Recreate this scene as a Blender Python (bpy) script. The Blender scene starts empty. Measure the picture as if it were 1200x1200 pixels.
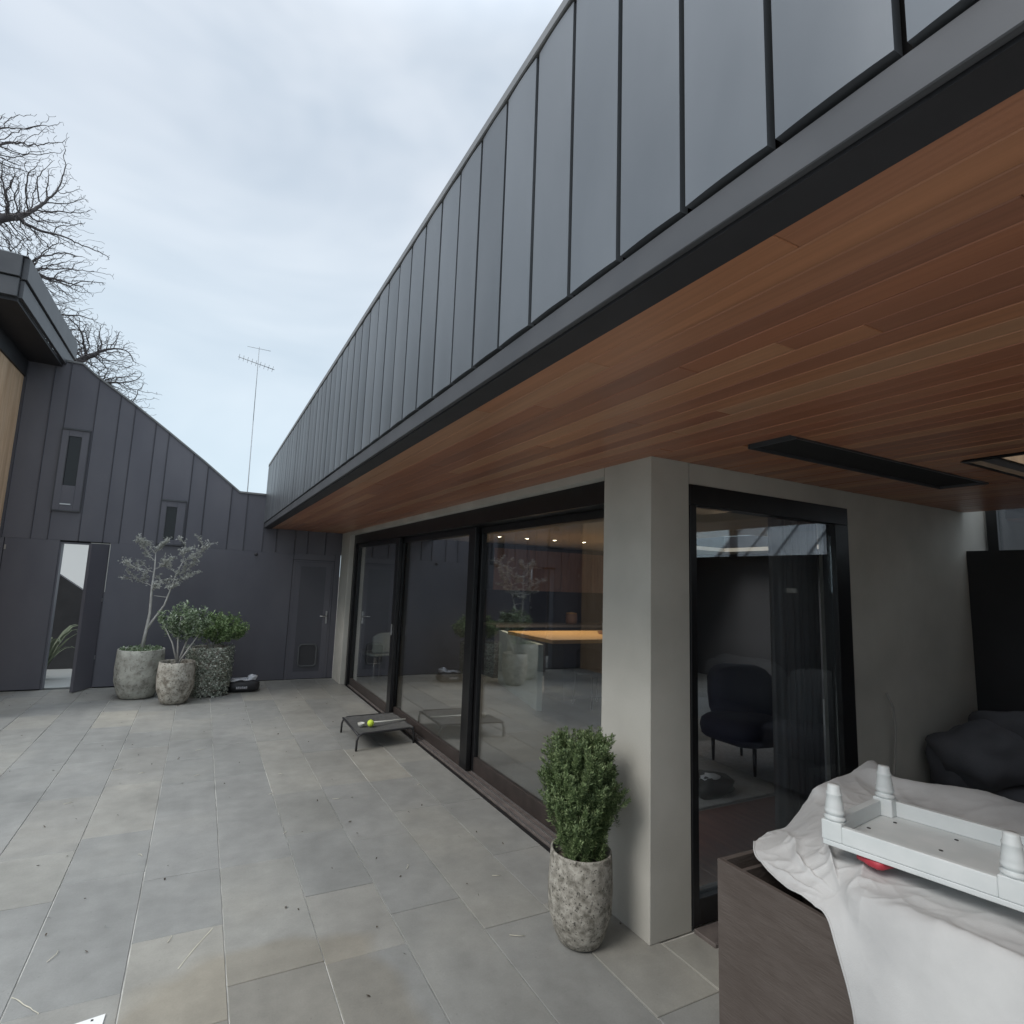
import bpy, math, random
from mathutils import Vector, Matrix, noise
random.seed(7)
PI = math.pi
scene = bpy.context.scene
col = scene.collection

# ---------------------------------------------------------------- camera
cam_d = bpy.data.cameras.new('camera'); cam = bpy.data.objects.new('camera', cam_d); col.objects.link(cam)
scene.camera = cam
cam_d.sensor_width = 36; cam_d.lens = 36 * 647.9 / 1200
cam_d.shift_x = 0.0256; cam_d.shift_y = -0.0039
cam_d.clip_start = 0.02; cam_d.clip_end = 2000
yaw, pitch, roll = [math.radians(v) for v in (26.708, 7.484, 2.374)]
fwd = Vector((math.sin(yaw) * math.cos(pitch), math.cos(yaw) * math.cos(pitch), math.sin(pitch)))
rt = Vector((math.cos(yaw), -math.sin(yaw), 0)); up = rt.cross(fwd)
r2 = rt * math.cos(roll) + up * math.sin(roll); u2 = -rt * math.sin(roll) + up * math.cos(roll)
cam.matrix_world = Matrix(((r2.x, u2.x, -fwd.x, 0), (r2.y, u2.y, -fwd.y, 0), (r2.z, u2.z, -fwd.z, 1.65), (0, 0, 0, 1)))

# ---------------------------------------------------------------- sky, sun, exposure
SUN_EL, SUN_AZ = math.radians(42), math.radians(-104)      # azimuth from +Y towards +X
world = bpy.data.worlds.new('World'); scene.world = world; world.use_nodes = True
wn = world.node_tree; wn.nodes.clear()
def W(t): return wn.nodes.new(t)
out = W('ShaderNodeOutputWorld'); add = W('ShaderNodeAddShader')
bg1 = W('ShaderNodeBackground'); bg2 = W('ShaderNodeBackground')
sky = W('ShaderNodeTexSky'); sky.sky_type = 'NISHITA'; sky.sun_disc = False
sky.sun_elevation = SUN_EL; sky.sun_rotation = SUN_AZ; sky.dust_density = 3
bg1.inputs[1].default_value = 0.05 * 0.3
wn.links.new(sky.outputs[0], bg1.inputs[0])
tc = W('ShaderNodeTexCoord'); sep = W('ShaderNodeSeparateXYZ'); wn.links.new(tc.outputs['Generated'], sep.inputs[0])
nz = W('ShaderNodeTexNoise'); nz.inputs['Scale'].default_value = 1.6; nz.inputs['Detail'].default_value = 4; nz.inputs['Roughness'].default_value = .55; nz.inputs['Distortion'].default_value = .4
mp = W('ShaderNodeMapping'); mp.inputs['Scale'].default_value = (1, 1, 2.2); mp.inputs['Location'].default_value = (.3, .1, .2)
wn.links.new(tc.outputs['Generated'], mp.inputs[0]); wn.links.new(mp.outputs[0], nz.inputs[0])
cr = W('ShaderNodeValToRGB'); wn.links.new(nz.outputs[0], cr.inputs[0])
cr.color_ramp.elements[0].position = .36; cr.color_ramp.elements[0].color = (.49, .56, .64, 1)
cr.color_ramp.elements[1].position = .68; cr.color_ramp.elements[1].color = (.74, .78, .83, 1)
lowc = W('ShaderNodeMix'); lowc.data_type = 'RGBA'
mr = W('ShaderNodeMapRange'); mr.inputs[1].default_value = 0.0; mr.inputs[2].default_value = .6; mr.inputs[3].default_value = .75; mr.inputs[4].default_value = 0
wn.links.new(sep.outputs[2], mr.inputs[0]); wn.links.new(mr.outputs[0], lowc.inputs[0])
wn.links.new(cr.outputs[0], lowc.inputs[6]); lowc.inputs[7].default_value = (.52, .67, .76, 1)
mz = W('ShaderNodeMapRange'); mz.interpolation_type = 'SMOOTHSTEP'
mz.inputs[1].default_value = .72; mz.inputs[2].default_value = 1.0; mz.inputs[3].default_value = 1.0; mz.inputs[4].default_value = 3.8
wn.links.new(sep.outputs[2], mz.inputs[0])
wn.links.new(lowc.outputs[2], bg2.inputs[0]); wn.links.new(mz.outputs[0], bg2.inputs[1])
wn.links.new(bg1.outputs[0], add.inputs[0]); wn.links.new(bg2.outputs[0], add.inputs[1]); wn.links.new(add.outputs[0], out.inputs[0])
sd = bpy.data.lights.new('sun', 'SUN'); sun = bpy.data.objects.new('sun', sd); col.objects.link(sun)
sd.energy = 1.5; sd.angle = math.radians(24); sd.color = (1, .97, .93)
sdir = Vector((math.sin(SUN_AZ) * math.cos(SUN_EL), math.cos(SUN_AZ) * math.cos(SUN_EL), math.sin(SUN_EL)))
sun.rotation_euler = (-sdir).to_track_quat('-Z', 'Y').to_euler()
scene.view_settings.view_transform = 'Standard'; scene.view_settings.look = 'None'
scene.view_settings.exposure = 0.22; scene.view_settings.gamma = 1; scene.view_settings.use_curve_mapping = False

# ---------------------------------------------------------------- materials
def mat(name, c=(.5, .5, .5), rough=.6, metal=0, spec=.5, c2=None, nscale=5, nstretch=(1, 1, 1), ndet=5, ramp=(.35, .65),
        rnd=0, bump=0, bscale=60, bstretch=None, emit=None, rvar=0, tcoord='Object'):
    m = bpy.data.materials.new(name); m.use_nodes = True; nt = m.node_tree; N = nt.nodes; L = nt.links
    b = N['Principled BSDF']; b.inputs['Roughness'].default_value = rough; b.inputs['Metallic'].default_value = metal
    b.inputs['Specular IOR Level'].default_value = spec; b.inputs['Base Color'].default_value = (*c, 1)
    t = N.new('ShaderNodeTexCoord'); oi = N.new('ShaderNodeObjectInfo')
    src = None
    def coords(st):
        mpn = N.new('ShaderNodeMapping'); mpn.inputs['Scale'].default_value = st
        if rnd or c2:
            vm = N.new('ShaderNodeVectorMath'); vm.operation = 'MULTIPLY_ADD'
            cx = N.new('ShaderNodeCombineXYZ'); L.new(oi.outputs['Random'], cx.inputs[0]); L.new(oi.outputs['Random'], cx.inputs[1])
            L.new(cx.outputs[0], vm.inputs[0]); vm.inputs[1].default_value = (37 if rnd else 0,) * 3; L.new(t.outputs[tcoord], vm.inputs[2])
            L.new(vm.outputs[0], mpn.inputs[0])
        else: L.new(t.outputs[tcoord], mpn.inputs[0])
        return mpn.outputs[0]
    if c2:
        n = N.new('ShaderNodeTexNoise'); n.inputs['Scale'].default_value = nscale; n.inputs['Detail'].default_value = ndet
        L.new(coords(nstretch), n.inputs[0])
        r = N.new('ShaderNodeValToRGB'); r.color_ramp.elements[0].position = ramp[0]; r.color_ramp.elements[1].position = ramp[1]
        r.color_ramp.elements[0].color = (*c, 1); r.color_ramp.elements[1].color = (*c2, 1)
        L.new(n.outputs[0], r.inputs[0]); src = r.outputs[0]
        if rvar:
            rr = N.new('ShaderNodeMapRange'); rr.inputs[3].default_value = rough - rvar; rr.inputs[4].default_value = rough + rvar
            L.new(n.outputs[0], rr.inputs[0]); L.new(rr.outputs[0], b.inputs['Roughness'])
    if rnd:
        hs = N.new('ShaderNodeHueSaturation'); ma = N.new('ShaderNodeMapRange')
        ma.inputs[3].default_value = 1 - rnd; ma.inputs[4].default_value = 1 + rnd
        L.new(oi.outputs['Random'], ma.inputs[0]); L.new(ma.outputs[0], hs.inputs['Value'])
        if src: L.new(src, hs.inputs['Color'])
        else: hs.inputs['Color'].default_value = (*c, 1)
        src = hs.outputs[0]
    if src: L.new(src, b.inputs['Base Color'])
    if bump:
        n2 = N.new('ShaderNodeTexNoise'); n2.inputs['Scale'].default_value = bscale; n2.inputs['Detail'].default_value = 6
        L.new(coords(bstretch or (1, 1, 1)), n2.inputs[0])
        bm = N.new('ShaderNodeBump'); bm.inputs['Strength'].default_value = bump; bm.inputs['Distance'].default_value = .01
        L.new(n2.outputs[0], bm.inputs['Height']); L.new(bm.outputs[0], b.inputs['Normal'])
    if emit:
        b.inputs['Emission Color'].default_value = (*emit[0], 1); b.inputs['Emission Strength'].default_value = emit[1]
    return m
M = {}
M['clad'] = mat('charcoal_metal_cladding', (.136, .150, .165), .42, .55, .5, c2=(.17, .184, .20), nscale=2.5, nstretch=(1, 1, .4), rnd=.12, bump=.22, bscale=2.2, rvar=.05)
M['clad_wall'] = mat('matt_charcoal_cladding', (.104, .103, .122), .5, .1, .5, c2=(.130, .129, .148), nscale=1.7, nstretch=(1, 1, .5), rnd=.02, bump=.05, bscale=4, rvar=.06)
M['strip'] = mat('folded_metal_edge', (.068, .071, .078), .5, .3, .5, c2=(.085, .088, .095), nscale=4, bump=.03, bscale=6)
M['coping'] = mat('coping_metal', (.16, .165, .17), .45, .3, .5, c2=(.21, .21, .21), nscale=4)
M['backing'] = mat('black_backing', (.006, .006, .007), .9)
M['under'] = mat('dark_metal_underside', (.018, .018, .021), .6, c2=(.024, .024, .028), nscale=5)
M['black'] = mat('black_frame', (.008, .008, .009), .35, spec=.4, c2=(.012, .012, .013), nscale=8)
M['bronze'] = mat('bronze_frame', (.030, .024, .022), .45, c2=(.045, .035, .032), nscale=9)
M['sill'] = mat('bronze_sill', (.10, .085, .08), .5, c2=(.14, .12, .11), nscale=14, bump=.05)
M['plaster'] = mat('grey_render', (.41, .40, .36), .85, c2=(.49, .48, .435), nscale=2.2, ndet=8, bump=.12, bscale=120)
M['white'] = mat('white_paint', (.62, .66, .66), .5, c2=(.70, .73, .73), nscale=9, bump=.05, bscale=90)
M['timber_wall'] = mat('pale_timber', (.50, .33, .20), .6, c2=(.62, .44, .29), nscale=6, nstretch=(3, 3, .3), bump=.05, bscale=40, rnd=.08)
M['mortar'] = mat('paving_mortar', (.34, .33, .30), .9, c2=(.62, .60, .55), nscale=5, ramp=(.36, .52), bump=.2)
M['soil'] = mat('potting_soil', (.03, .022, .015), .95, c2=(.07, .055, .04), nscale=40, bump=.6, bscale=50)
M['rubber'] = mat('black_plastic', (.02, .02, .022), .5)
M['mesh_fabric'] = mat('grey_mesh_fabric', (.07, .072, .07), .8, c2=(.10, .10, .098), nscale=30, bump=.15, bscale=300)
M['steel'] = mat('steel', (.5, .5, .5), .3, .9)
M['aerial'] = mat('dull_galvanised', (.36, .38, .40), .7, .3)
M['strip2'] = mat('light_reflex_grey', (.30, .29, .27), .8)  # colour of the modelled light reflex on the patio wall
M['ball'] = mat('tennis_felt', (.55, .72, .05), .9, c2=(.65, .8, .1), nscale=40)
M['pale_plastic'] = mat('pale_plastic', (.6, .6, .55), .5)
M['cloth'] = mat('white_cotton', (.46, .465, .465), .9, c2=(.60, .605, .60), nscale=3.5, ndet=8, bump=.1, bscale=260)
M['crate'] = mat('brown_laminate', (.078, .062, .053), .65, c2=(.102, .084, .074), nscale=14, nstretch=(1, .7, 2), ndet=10, ramp=(.3, .7), bump=.25, bscale=45, bstretch=(1, .5, 3))
M['crate_in'] = mat('brown_inside', (.06, .05, .045), .8)
M['red'] = mat('red_vinyl', (.45, .04, .06), .5)
M['bark_grey'] = mat('pale_bark', (.42, .41, .39), .9, c2=(.55, .54, .51), nscale=20, bump=.3)
M['bark_dark'] = mat('dark_bark', (.085, .075, .078), .95, c2=(.13, .12, .12), nscale=12)
M['bark_brown'] = mat('brown_bark', (.10, .075, .05), .95)
M['sofa'] = mat('charcoal_upholstery', (.062, .063, .072), .9, c2=(.088, .089, .098), nscale=4, bump=.2, bscale=120)
M['sofa2'] = mat('slate_cushion', (.10, .105, .11), .9, c2=(.13, .135, .14), nscale=4, bump=.2, bscale=120)
M['darkwall'] = mat('black_stained_wall', (.016, .016, .018), .7, c2=(.022, .022, .026), nscale=3, bump=.1)
M['roof_grey'] = mat('zinc_roof', (.20, .215, .235), .5, .2, c2=(.27, .285, .30), nscale=2)
M['int_floor'] = mat('interior_stone_floor', (.17, .17, .165), .3, c2=(.22, .22, .215), nscale=3)
M['int_wall'] = mat('interior_wall', (.45, .42, .38), .9)
M['int_dark'] = mat('dark_interior_wall', (.055, .055, .060), .7)
M['int_ceil'] = mat('interior_ceiling', (.5, .44, .36), .9)
M['cabinet'] = mat('brown_cabinet', (.20, .105, .07), .5, c2=(.27, .15, .10), nscale=4, nstretch=(6, 1, .5), rnd=.1)
M['splash'] = mat('dark_splashback', (.025, .025, .032), .2)
M['bench'] = mat('oak_benchtop', (.50, .28, .10), .45, c2=(.60, .36, .15), nscale=5, nstretch=(.5, 5, 5))
M['panelwhite'] = mat('pale_panel', (.5, .56, .53), .5)
M['navy'] = mat('navy_velvet', (.02, .02, .05), .8)
M['rug'] = mat('grey_rug', (.34, .34, .35), .95, c2=(.42, .42, .43), nscale=25, bump=.3)
M['redfloor'] = mat('red_timber_floor', (.16, .06, .045), .5, c2=(.22, .09, .065), nscale=4, nstretch=(6, .6, 1), rnd=.15)
M['curtain'] = mat('grey_curtain', (.20, .20, .215), .95)
M['paper'] = mat('white_paper', (.75, .75, .73), .8)
M['ink'] = mat('black_ink', (.02, .02, .02), .8)
M['whitefilm'] = mat('white_plastic_film', (.65, .66, .70), .4, c2=(.8, .8, .83), nscale=12)
M['moss'] = mat('moss', (.09, .11, .045), .95, c2=(.16, .18, .09), nscale=40, bump=.6)
M['lamp'] = mat('lamp_glow', (1, .9, .7), .5, emit=((1, .85, .6), 18))
M['dirt'] = mat('ground_soil', (.10, .09, .075), .95, c2=(.15, .14, .12), nscale=.5)
M['litter'] = mat('dry_leaf', (.035, .025, .018), .9, c2=(.10, .075, .05), nscale=3, rnd=.5)
M['straw'] = mat('pale_twig', (.55, .52, .42), .9)
M['leafgreen'] = mat('path_leaf', (.12, .16, .05), .7)
M['fence'] = mat('dark_fence', (.06, .06, .065), .8, c2=(.08, .08, .085), nscale=3)
M['concrete'] = mat('concrete_path', (.30, .31, .30), .9)

def leafmat(name, c, c2, c3, scale=9):
    m = bpy.data.materials.new(name); m.use_nodes = True; N = m.node_tree.nodes; L = m.node_tree.links
    b = N['Principled BSDF']; b.inputs['Roughness'].default_value = .55
    g = N.new('ShaderNodeNewGeometry'); r = N.new('ShaderNodeValToRGB')
    L.new(g.outputs['Random Per Island'], r.inputs[0])
    e = r.color_ramp.elements; e[0].color = (*c, 1); e[1].color = (*c3, 1); e[1].position = 1
    x = e.new(.55); x.color = (*c2, 1)
    L.new(r.outputs[0], b.inputs['Base Color'])
    tr = N.new('ShaderNodeBsdfTranslucent'); L.new(r.outputs[0], tr.inputs[0])
    mx = N.new('ShaderNodeMixShader'); mx.inputs[0].default_value = .25
    L.new(b.outputs[0], mx.inputs[1]); L.new(tr.outputs[0], mx.inputs[2]); L.new(mx.outputs[0], N['Material Output'].inputs[0])
    return m
M['leaf_silver'] = leafmat('silvery_leaf', (.28, .29, .26), (.46, .47, .43), (.70, .70, .65))
M['leaf_mid'] = leafmat('mid_green_leaf', (.08, .13, .06), (.22, .29, .17), (.55, .62, .48))
M['leaf_bright'] = leafmat('fresh_green_leaf', (.08, .14, .05), (.20, .30, .12), (.42, .52, .28))
M['leaf_creeper'] = leafmat('variegated_creeper_leaf', (.12, .15, .11), (.44, .48, .40), (.80, .82, .75))
M['leaf_conifer'] = leafmat('conifer_needle', (.075, .12, .05), (.15, .22, .09), (.32, .40, .20))
M['leaf_frond'] = leafmat('grey_green_frond', (.12, .15, .09), (.18, .21, .13), (.26, .29, .20))

def paver_mat():
    m = bpy.data.materials.new('bluestone_paver'); m.use_nodes = True; N = m.node_tree.nodes; L = m.node_tree.links
    b = N['Principled BSDF']
    t = N.new('ShaderNodeNewGeometry'); oi = N.new('ShaderNodeObjectInfo')
    r = N.new('ShaderNodeValToRGB'); e = r.color_ramp.elements; r.color_ramp.interpolation = 'LINEAR'
    e[0].color = (.218, .222, .220, 1); e[1].color = (.285, .279, .258, 1)
    for p, c in ((.2, (.240, .243, .241)), (.45, (.218, .222, .220)), (.7, (.262, .260, .246)), (.88, (.238, .237, .229))):
        x = e.new(p); x.color = (*c, 1)
    L.new(oi.outputs['Random'], r.inputs[0])
    def noise_(scale, det, lo, hi, ro=.6):
        n = N.new('ShaderNodeTexNoise'); n.inputs['Scale'].default_value = scale; n.inputs['Detail'].default_value = det; n.inputs['Roughness'].default_value = ro
        L.new(t.outputs['Position'], n.inputs[0])
        q = N.new('ShaderNodeMapRange'); q.inputs[1].default_value = .3; q.inputs[2].default_value = .7; q.inputs[3].default_value = lo; q.inputs[4].default_value = hi
        L.new(n.outputs[0], q.inputs[0]); return q.outputs[0], n.outputs[0]
    a, _ = noise_(.9, 7, .84, 1.14); c, _ = noise_(7, 7, .86, 1.10); f, fr = noise_(110, 4, .93, 1.07, .8)
    m1 = N.new('ShaderNodeMath'); m1.operation = 'MULTIPLY'; L.new(a, m1.inputs[0]); L.new(c, m1.inputs[1])
    m2 = N.new('ShaderNodeMath'); m2.operation = 'MULTIPLY'; L.new(m1.outputs[0], m2.inputs[0]); L.new(f, m2.inputs[1])
    # dark specks and tiny stains
    v = N.new('ShaderNodeTexVoronoi'); v.inputs['Scale'].default_value = 14; L.new(t.outputs['Position'], v.inputs[0])
    vr = N.new('ShaderNodeMapRange'); vr.inputs[1].default_value = .035; vr.inputs[2].default_value = .07; vr.inputs[3].default_value = .82; vr.inputs[4].default_value = 1
    L.new(v.outputs['Distance'], vr.inputs[0])
    m3 = N.new('ShaderNodeMath'); m3.operation = 'MULTIPLY'; L.new(m2.outputs[0], m3.inputs[0]); L.new(vr.outputs[0], m3.inputs[1])
    mc = N.new('ShaderNodeVectorMath'); mc.operation = 'SCALE'; L.new(r.outputs[0], mc.inputs[0]); L.new(m3.outputs[0], mc.inputs['Scale'])
    # brownish damp staining patches
    st, sr = noise_(.9, 3, 0, 1); sm = N.new('ShaderNodeMapRange'); sm.inputs[1].default_value = .52; sm.inputs[2].default_value = .72; sm.inputs[4].default_value = .55; L.new(sr, sm.inputs[0])
    mx = N.new('ShaderNodeMix'); mx.data_type = 'RGBA'; L.new(sm.outputs[0], mx.inputs[0]); L.new(mc.outputs[0], mx.inputs[6])
    mv = N.new('ShaderNodeVectorMath'); mv.operation = 'MULTIPLY'; mv.inputs[1].default_value = (1.0, .97, .91); L.new(mc.outputs[0], mv.inputs[0]); L.new(mv.outputs[0], mx.inputs[7])
    dv = N.new('ShaderNodeVectorMath'); dv.operation = 'DISTANCE'; L.new(t.outputs['Position'], dv.inputs[0]); dv.inputs[1].default_value = (.34, 2.28, 0)
    dn = N.new('ShaderNodeMath'); dn.operation = 'MULTIPLY_ADD'; L.new(sr, dn.inputs[0]); dn.inputs[1].default_value = .9; L.new(dv.outputs['Value'], dn.inputs[2])
    dm = N.new('ShaderNodeMapRange'); dm.inputs[1].default_value = .98; dm.inputs[2].default_value = 1.06; dm.inputs[3].default_value = .6; dm.inputs[4].default_value = 0; L.new(dn.outputs[0], dm.inputs[0])
    sv = N.new('ShaderNodeVectorMath'); sv.operation = 'MULTIPLY'; sv.inputs[1].default_value = (.86, .78, .66); L.new(mx.outputs[2], sv.inputs[0])
    m5 = N.new('ShaderNodeMix'); m5.data_type = 'RGBA'; L.new(dm.outputs[0], m5.inputs[0]); L.new(mx.outputs[2], m5.inputs[6]); L.new(sv.outputs[0], m5.inputs[7])
    wv = N.new('ShaderNodeVectorMath'); wv.operation = 'MULTIPLY'; wv.inputs[1].default_value = (1.06, 1.045, .995); L.new(m5.outputs[2], wv.inputs[0])
    L.new(wv.outputs[0], b.inputs['Base Color'])
    rr = N.new('ShaderNodeMapRange'); rr.inputs[1].default_value = .3; rr.inputs[2].default_value = .7; rr.inputs[3].default_value = .42; rr.inputs[4].default_value = .62
    L.new(sr, rr.inputs[0]); L.new(rr.outputs[0], b.inputs['Roughness'])
    bm = N.new('ShaderNodeBump'); bm.inputs['Strength'].default_value = .25; bm.inputs['Distance'].default_value = .003
    L.new(fr, bm.inputs['Height']); L.new(bm.outputs[0], b.inputs['Normal'])
    return m
M['paver'] = paver_mat()

def board_mat():
    m = bpy.data.materials.new('cedar_lining_board'); m.use_nodes = True; N = m.node_tree.nodes; L = m.node_tree.links
    b = N['Principled BSDF']; b.inputs['Roughness'].default_value = .34
    oi = N.new('ShaderNodeObjectInfo'); t = N.new('ShaderNodeNewGeometry')
    r = N.new('ShaderNodeValToRGB'); e = r.color_ramp.elements
    e[0].color = (.265, .118, .072, 1); e[1].color = (.38, .205, .118, 1)
    for p, c in ((.25, (.33, .138, .076)), (.45, (.37, .175, .098)), (.6, (.29, .114, .064)), (.8, (.42, .198, .104))):
        x = e.new(p); x.color = (*c, 1)
    L.new(oi.outputs['Random'], r.inputs[0])
    mp_ = N.new('ShaderNodeMapping'); mp_.inputs['Scale'].default_value = (45, 1.2, 45); L.new(t.outputs['Position'], mp_.inputs[0])
    n = N.new('ShaderNodeTexNoise'); n.inputs['Scale'].default_value = 1; n.inputs['Detail'].default_value = 6; n.inputs['Distortion'].default_value = .6; L.new(mp_.outputs[0], n.inputs[0])
    q = N.new('ShaderNodeMapRange'); q.inputs[1].default_value = .25; q.inputs[2].default_value = .75; q.inputs[3].default_value = .80; q.inputs[4].default_value = 1.16; L.new(n.outputs[0], q.inputs[0])
    mc = N.new('ShaderNodeVectorMath'); mc.operation = 'SCALE'; L.new(r.outputs[0], mc.inputs[0]); L.new(q.outputs[0], mc.inputs['Scale'])
    L.new(mc.outputs[0], b.inputs['Base Color'])
    bm = N.new('ShaderNodeBump'); bm.inputs['Strength'].default_value = .15; bm.inputs['Distance'].default_value = .004; L.new(n.outputs[0], bm.inputs['Height']); L.new(bm.outputs[0], b.inputs['Normal'])
    return m
M['board'] = board_mat()

def pot_mat(name, base, dark, light, sc, nd=.5):
    m = bpy.data.materials.new(name); m.use_nodes = True; N = m.node_tree.nodes; L = m.node_tree.links
    b = N['Principled BSDF']; b.inputs['Roughness'].default_value = .9
    t = N.new('ShaderNodeNewGeometry')
    n = N.new('ShaderNodeTexNoise'); n.inputs['Scale'].default_value = sc; n.inputs['Detail'].default_value = 7; n.inputs['Roughness'].default_value = .62; L.new(t.outputs['Position'], n.inputs[0])
    r = N.new('ShaderNodeValToRGB'); e = r.color_ramp.elements; e[0].position = .36; e[0].color = (*dark, 1); e[1].position = .66; e[1].color = (*light, 1); x = e.new(.48); x.color = (*base, 1)
    L.new(n.outputs[0], r.inputs[0])
    v = N.new('ShaderNodeTexNoise'); v.inputs['Scale'].default_value = sc * 3.3; v.inputs['Detail'].default_value = 3; L.new(t.outputs['Position'], v.inputs[0])
    vr = N.new('ShaderNodeMapRange'); vr.inputs[1].default_value = .60; vr.inputs[2].default_value = .66; vr.inputs[3].default_value = 1; vr.inputs[4].default_value = nd; L.new(v.outputs[0], vr.inputs[0])
    mc = N.new('ShaderNodeVectorMath'); mc.operation = 'SCALE'; L.new(r.outputs[0], mc.inputs[0]); L.new(vr.outputs[0], mc.inputs['Scale'])
    L.new(mc.outputs[0], b.inputs['Base Color'])
    bm = N.new('ShaderNodeBump'); bm.inputs['Strength'].default_value = .5; bm.inputs['Distance'].default_value = .01; L.new(n.outputs[0], bm.inputs['Height']); L.new(bm.outputs[0], b.inputs['Normal'])
    return m
M['pot1'] = pot_mat('weathered_concrete', (.38, .375, .33), (.24, .23, .20), (.52, .52, .46), 9, .6)
M['pot3'] = pot_mat('speckled_concrete', (.27, .255, .22), (.15, .14, .115), (.43, .41, .36), 30, .25)
M['pot2'] = pot_mat('pitted_concrete', (.34, .32, .275), (.18, .16, .13), (.52, .50, .44), 16, .3)

def glass_mat(name, tint=(.82, .85, .86)):
    m = bpy.data.materials.new(name); m.use_nodes = True; N = m.node_tree.nodes; L = m.node_tree.links
    N.remove(N['Principled BSDF'])
    f = N.new('ShaderNodeFresnel'); gg = N.new('ShaderNodeNewGeometry'); io = N.new('ShaderNodeMapRange')
    io.inputs[3].default_value = 1.5; io.inputs[4].default_value = 1 / 1.5           # same reflectance on entering and leaving the thin sheet
    L.new(gg.outputs['Backfacing'], io.inputs[0]); L.new(io.outputs[0], f.inputs[0])
    ml = N.new('ShaderNodeMath'); ml.operation = 'MULTIPLY'; ml.inputs[1].default_value = 2.3; ml.use_clamp = True; L.new(f.outputs[0], ml.inputs[0])
    a = N.new('ShaderNodeBsdfTransparent'); a.inputs[0].default_value = (*tint, 1)
    g = N.new('ShaderNodeBsdfGlossy'); g.inputs['Roughness'].default_value = .004; g.inputs[0].default_value = (.95, .97, 1, 1)
    x = N.new('ShaderNodeMixShader'); L.new(ml.outputs[0], x.inputs[0]); L.new(a.outputs[0], x.inputs[1]); L.new(g.outputs[0], x.inputs[2])
    L.new(x.outputs[0], N['Material Output'].inputs[0]); return m
M['glass'] = glass_mat('window_glass', (.93, .95, .95))
M['obscure'] = mat('obscure_dark_glass', (.085, .085, .100), .35, spec=.5)
M['pane_dark'] = mat('dark_window_pane', (.012, .013, .015), .08, spec=.35)
M['glass_dark'] = glass_mat('tinted_glass', (.25, .28, .30))

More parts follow.
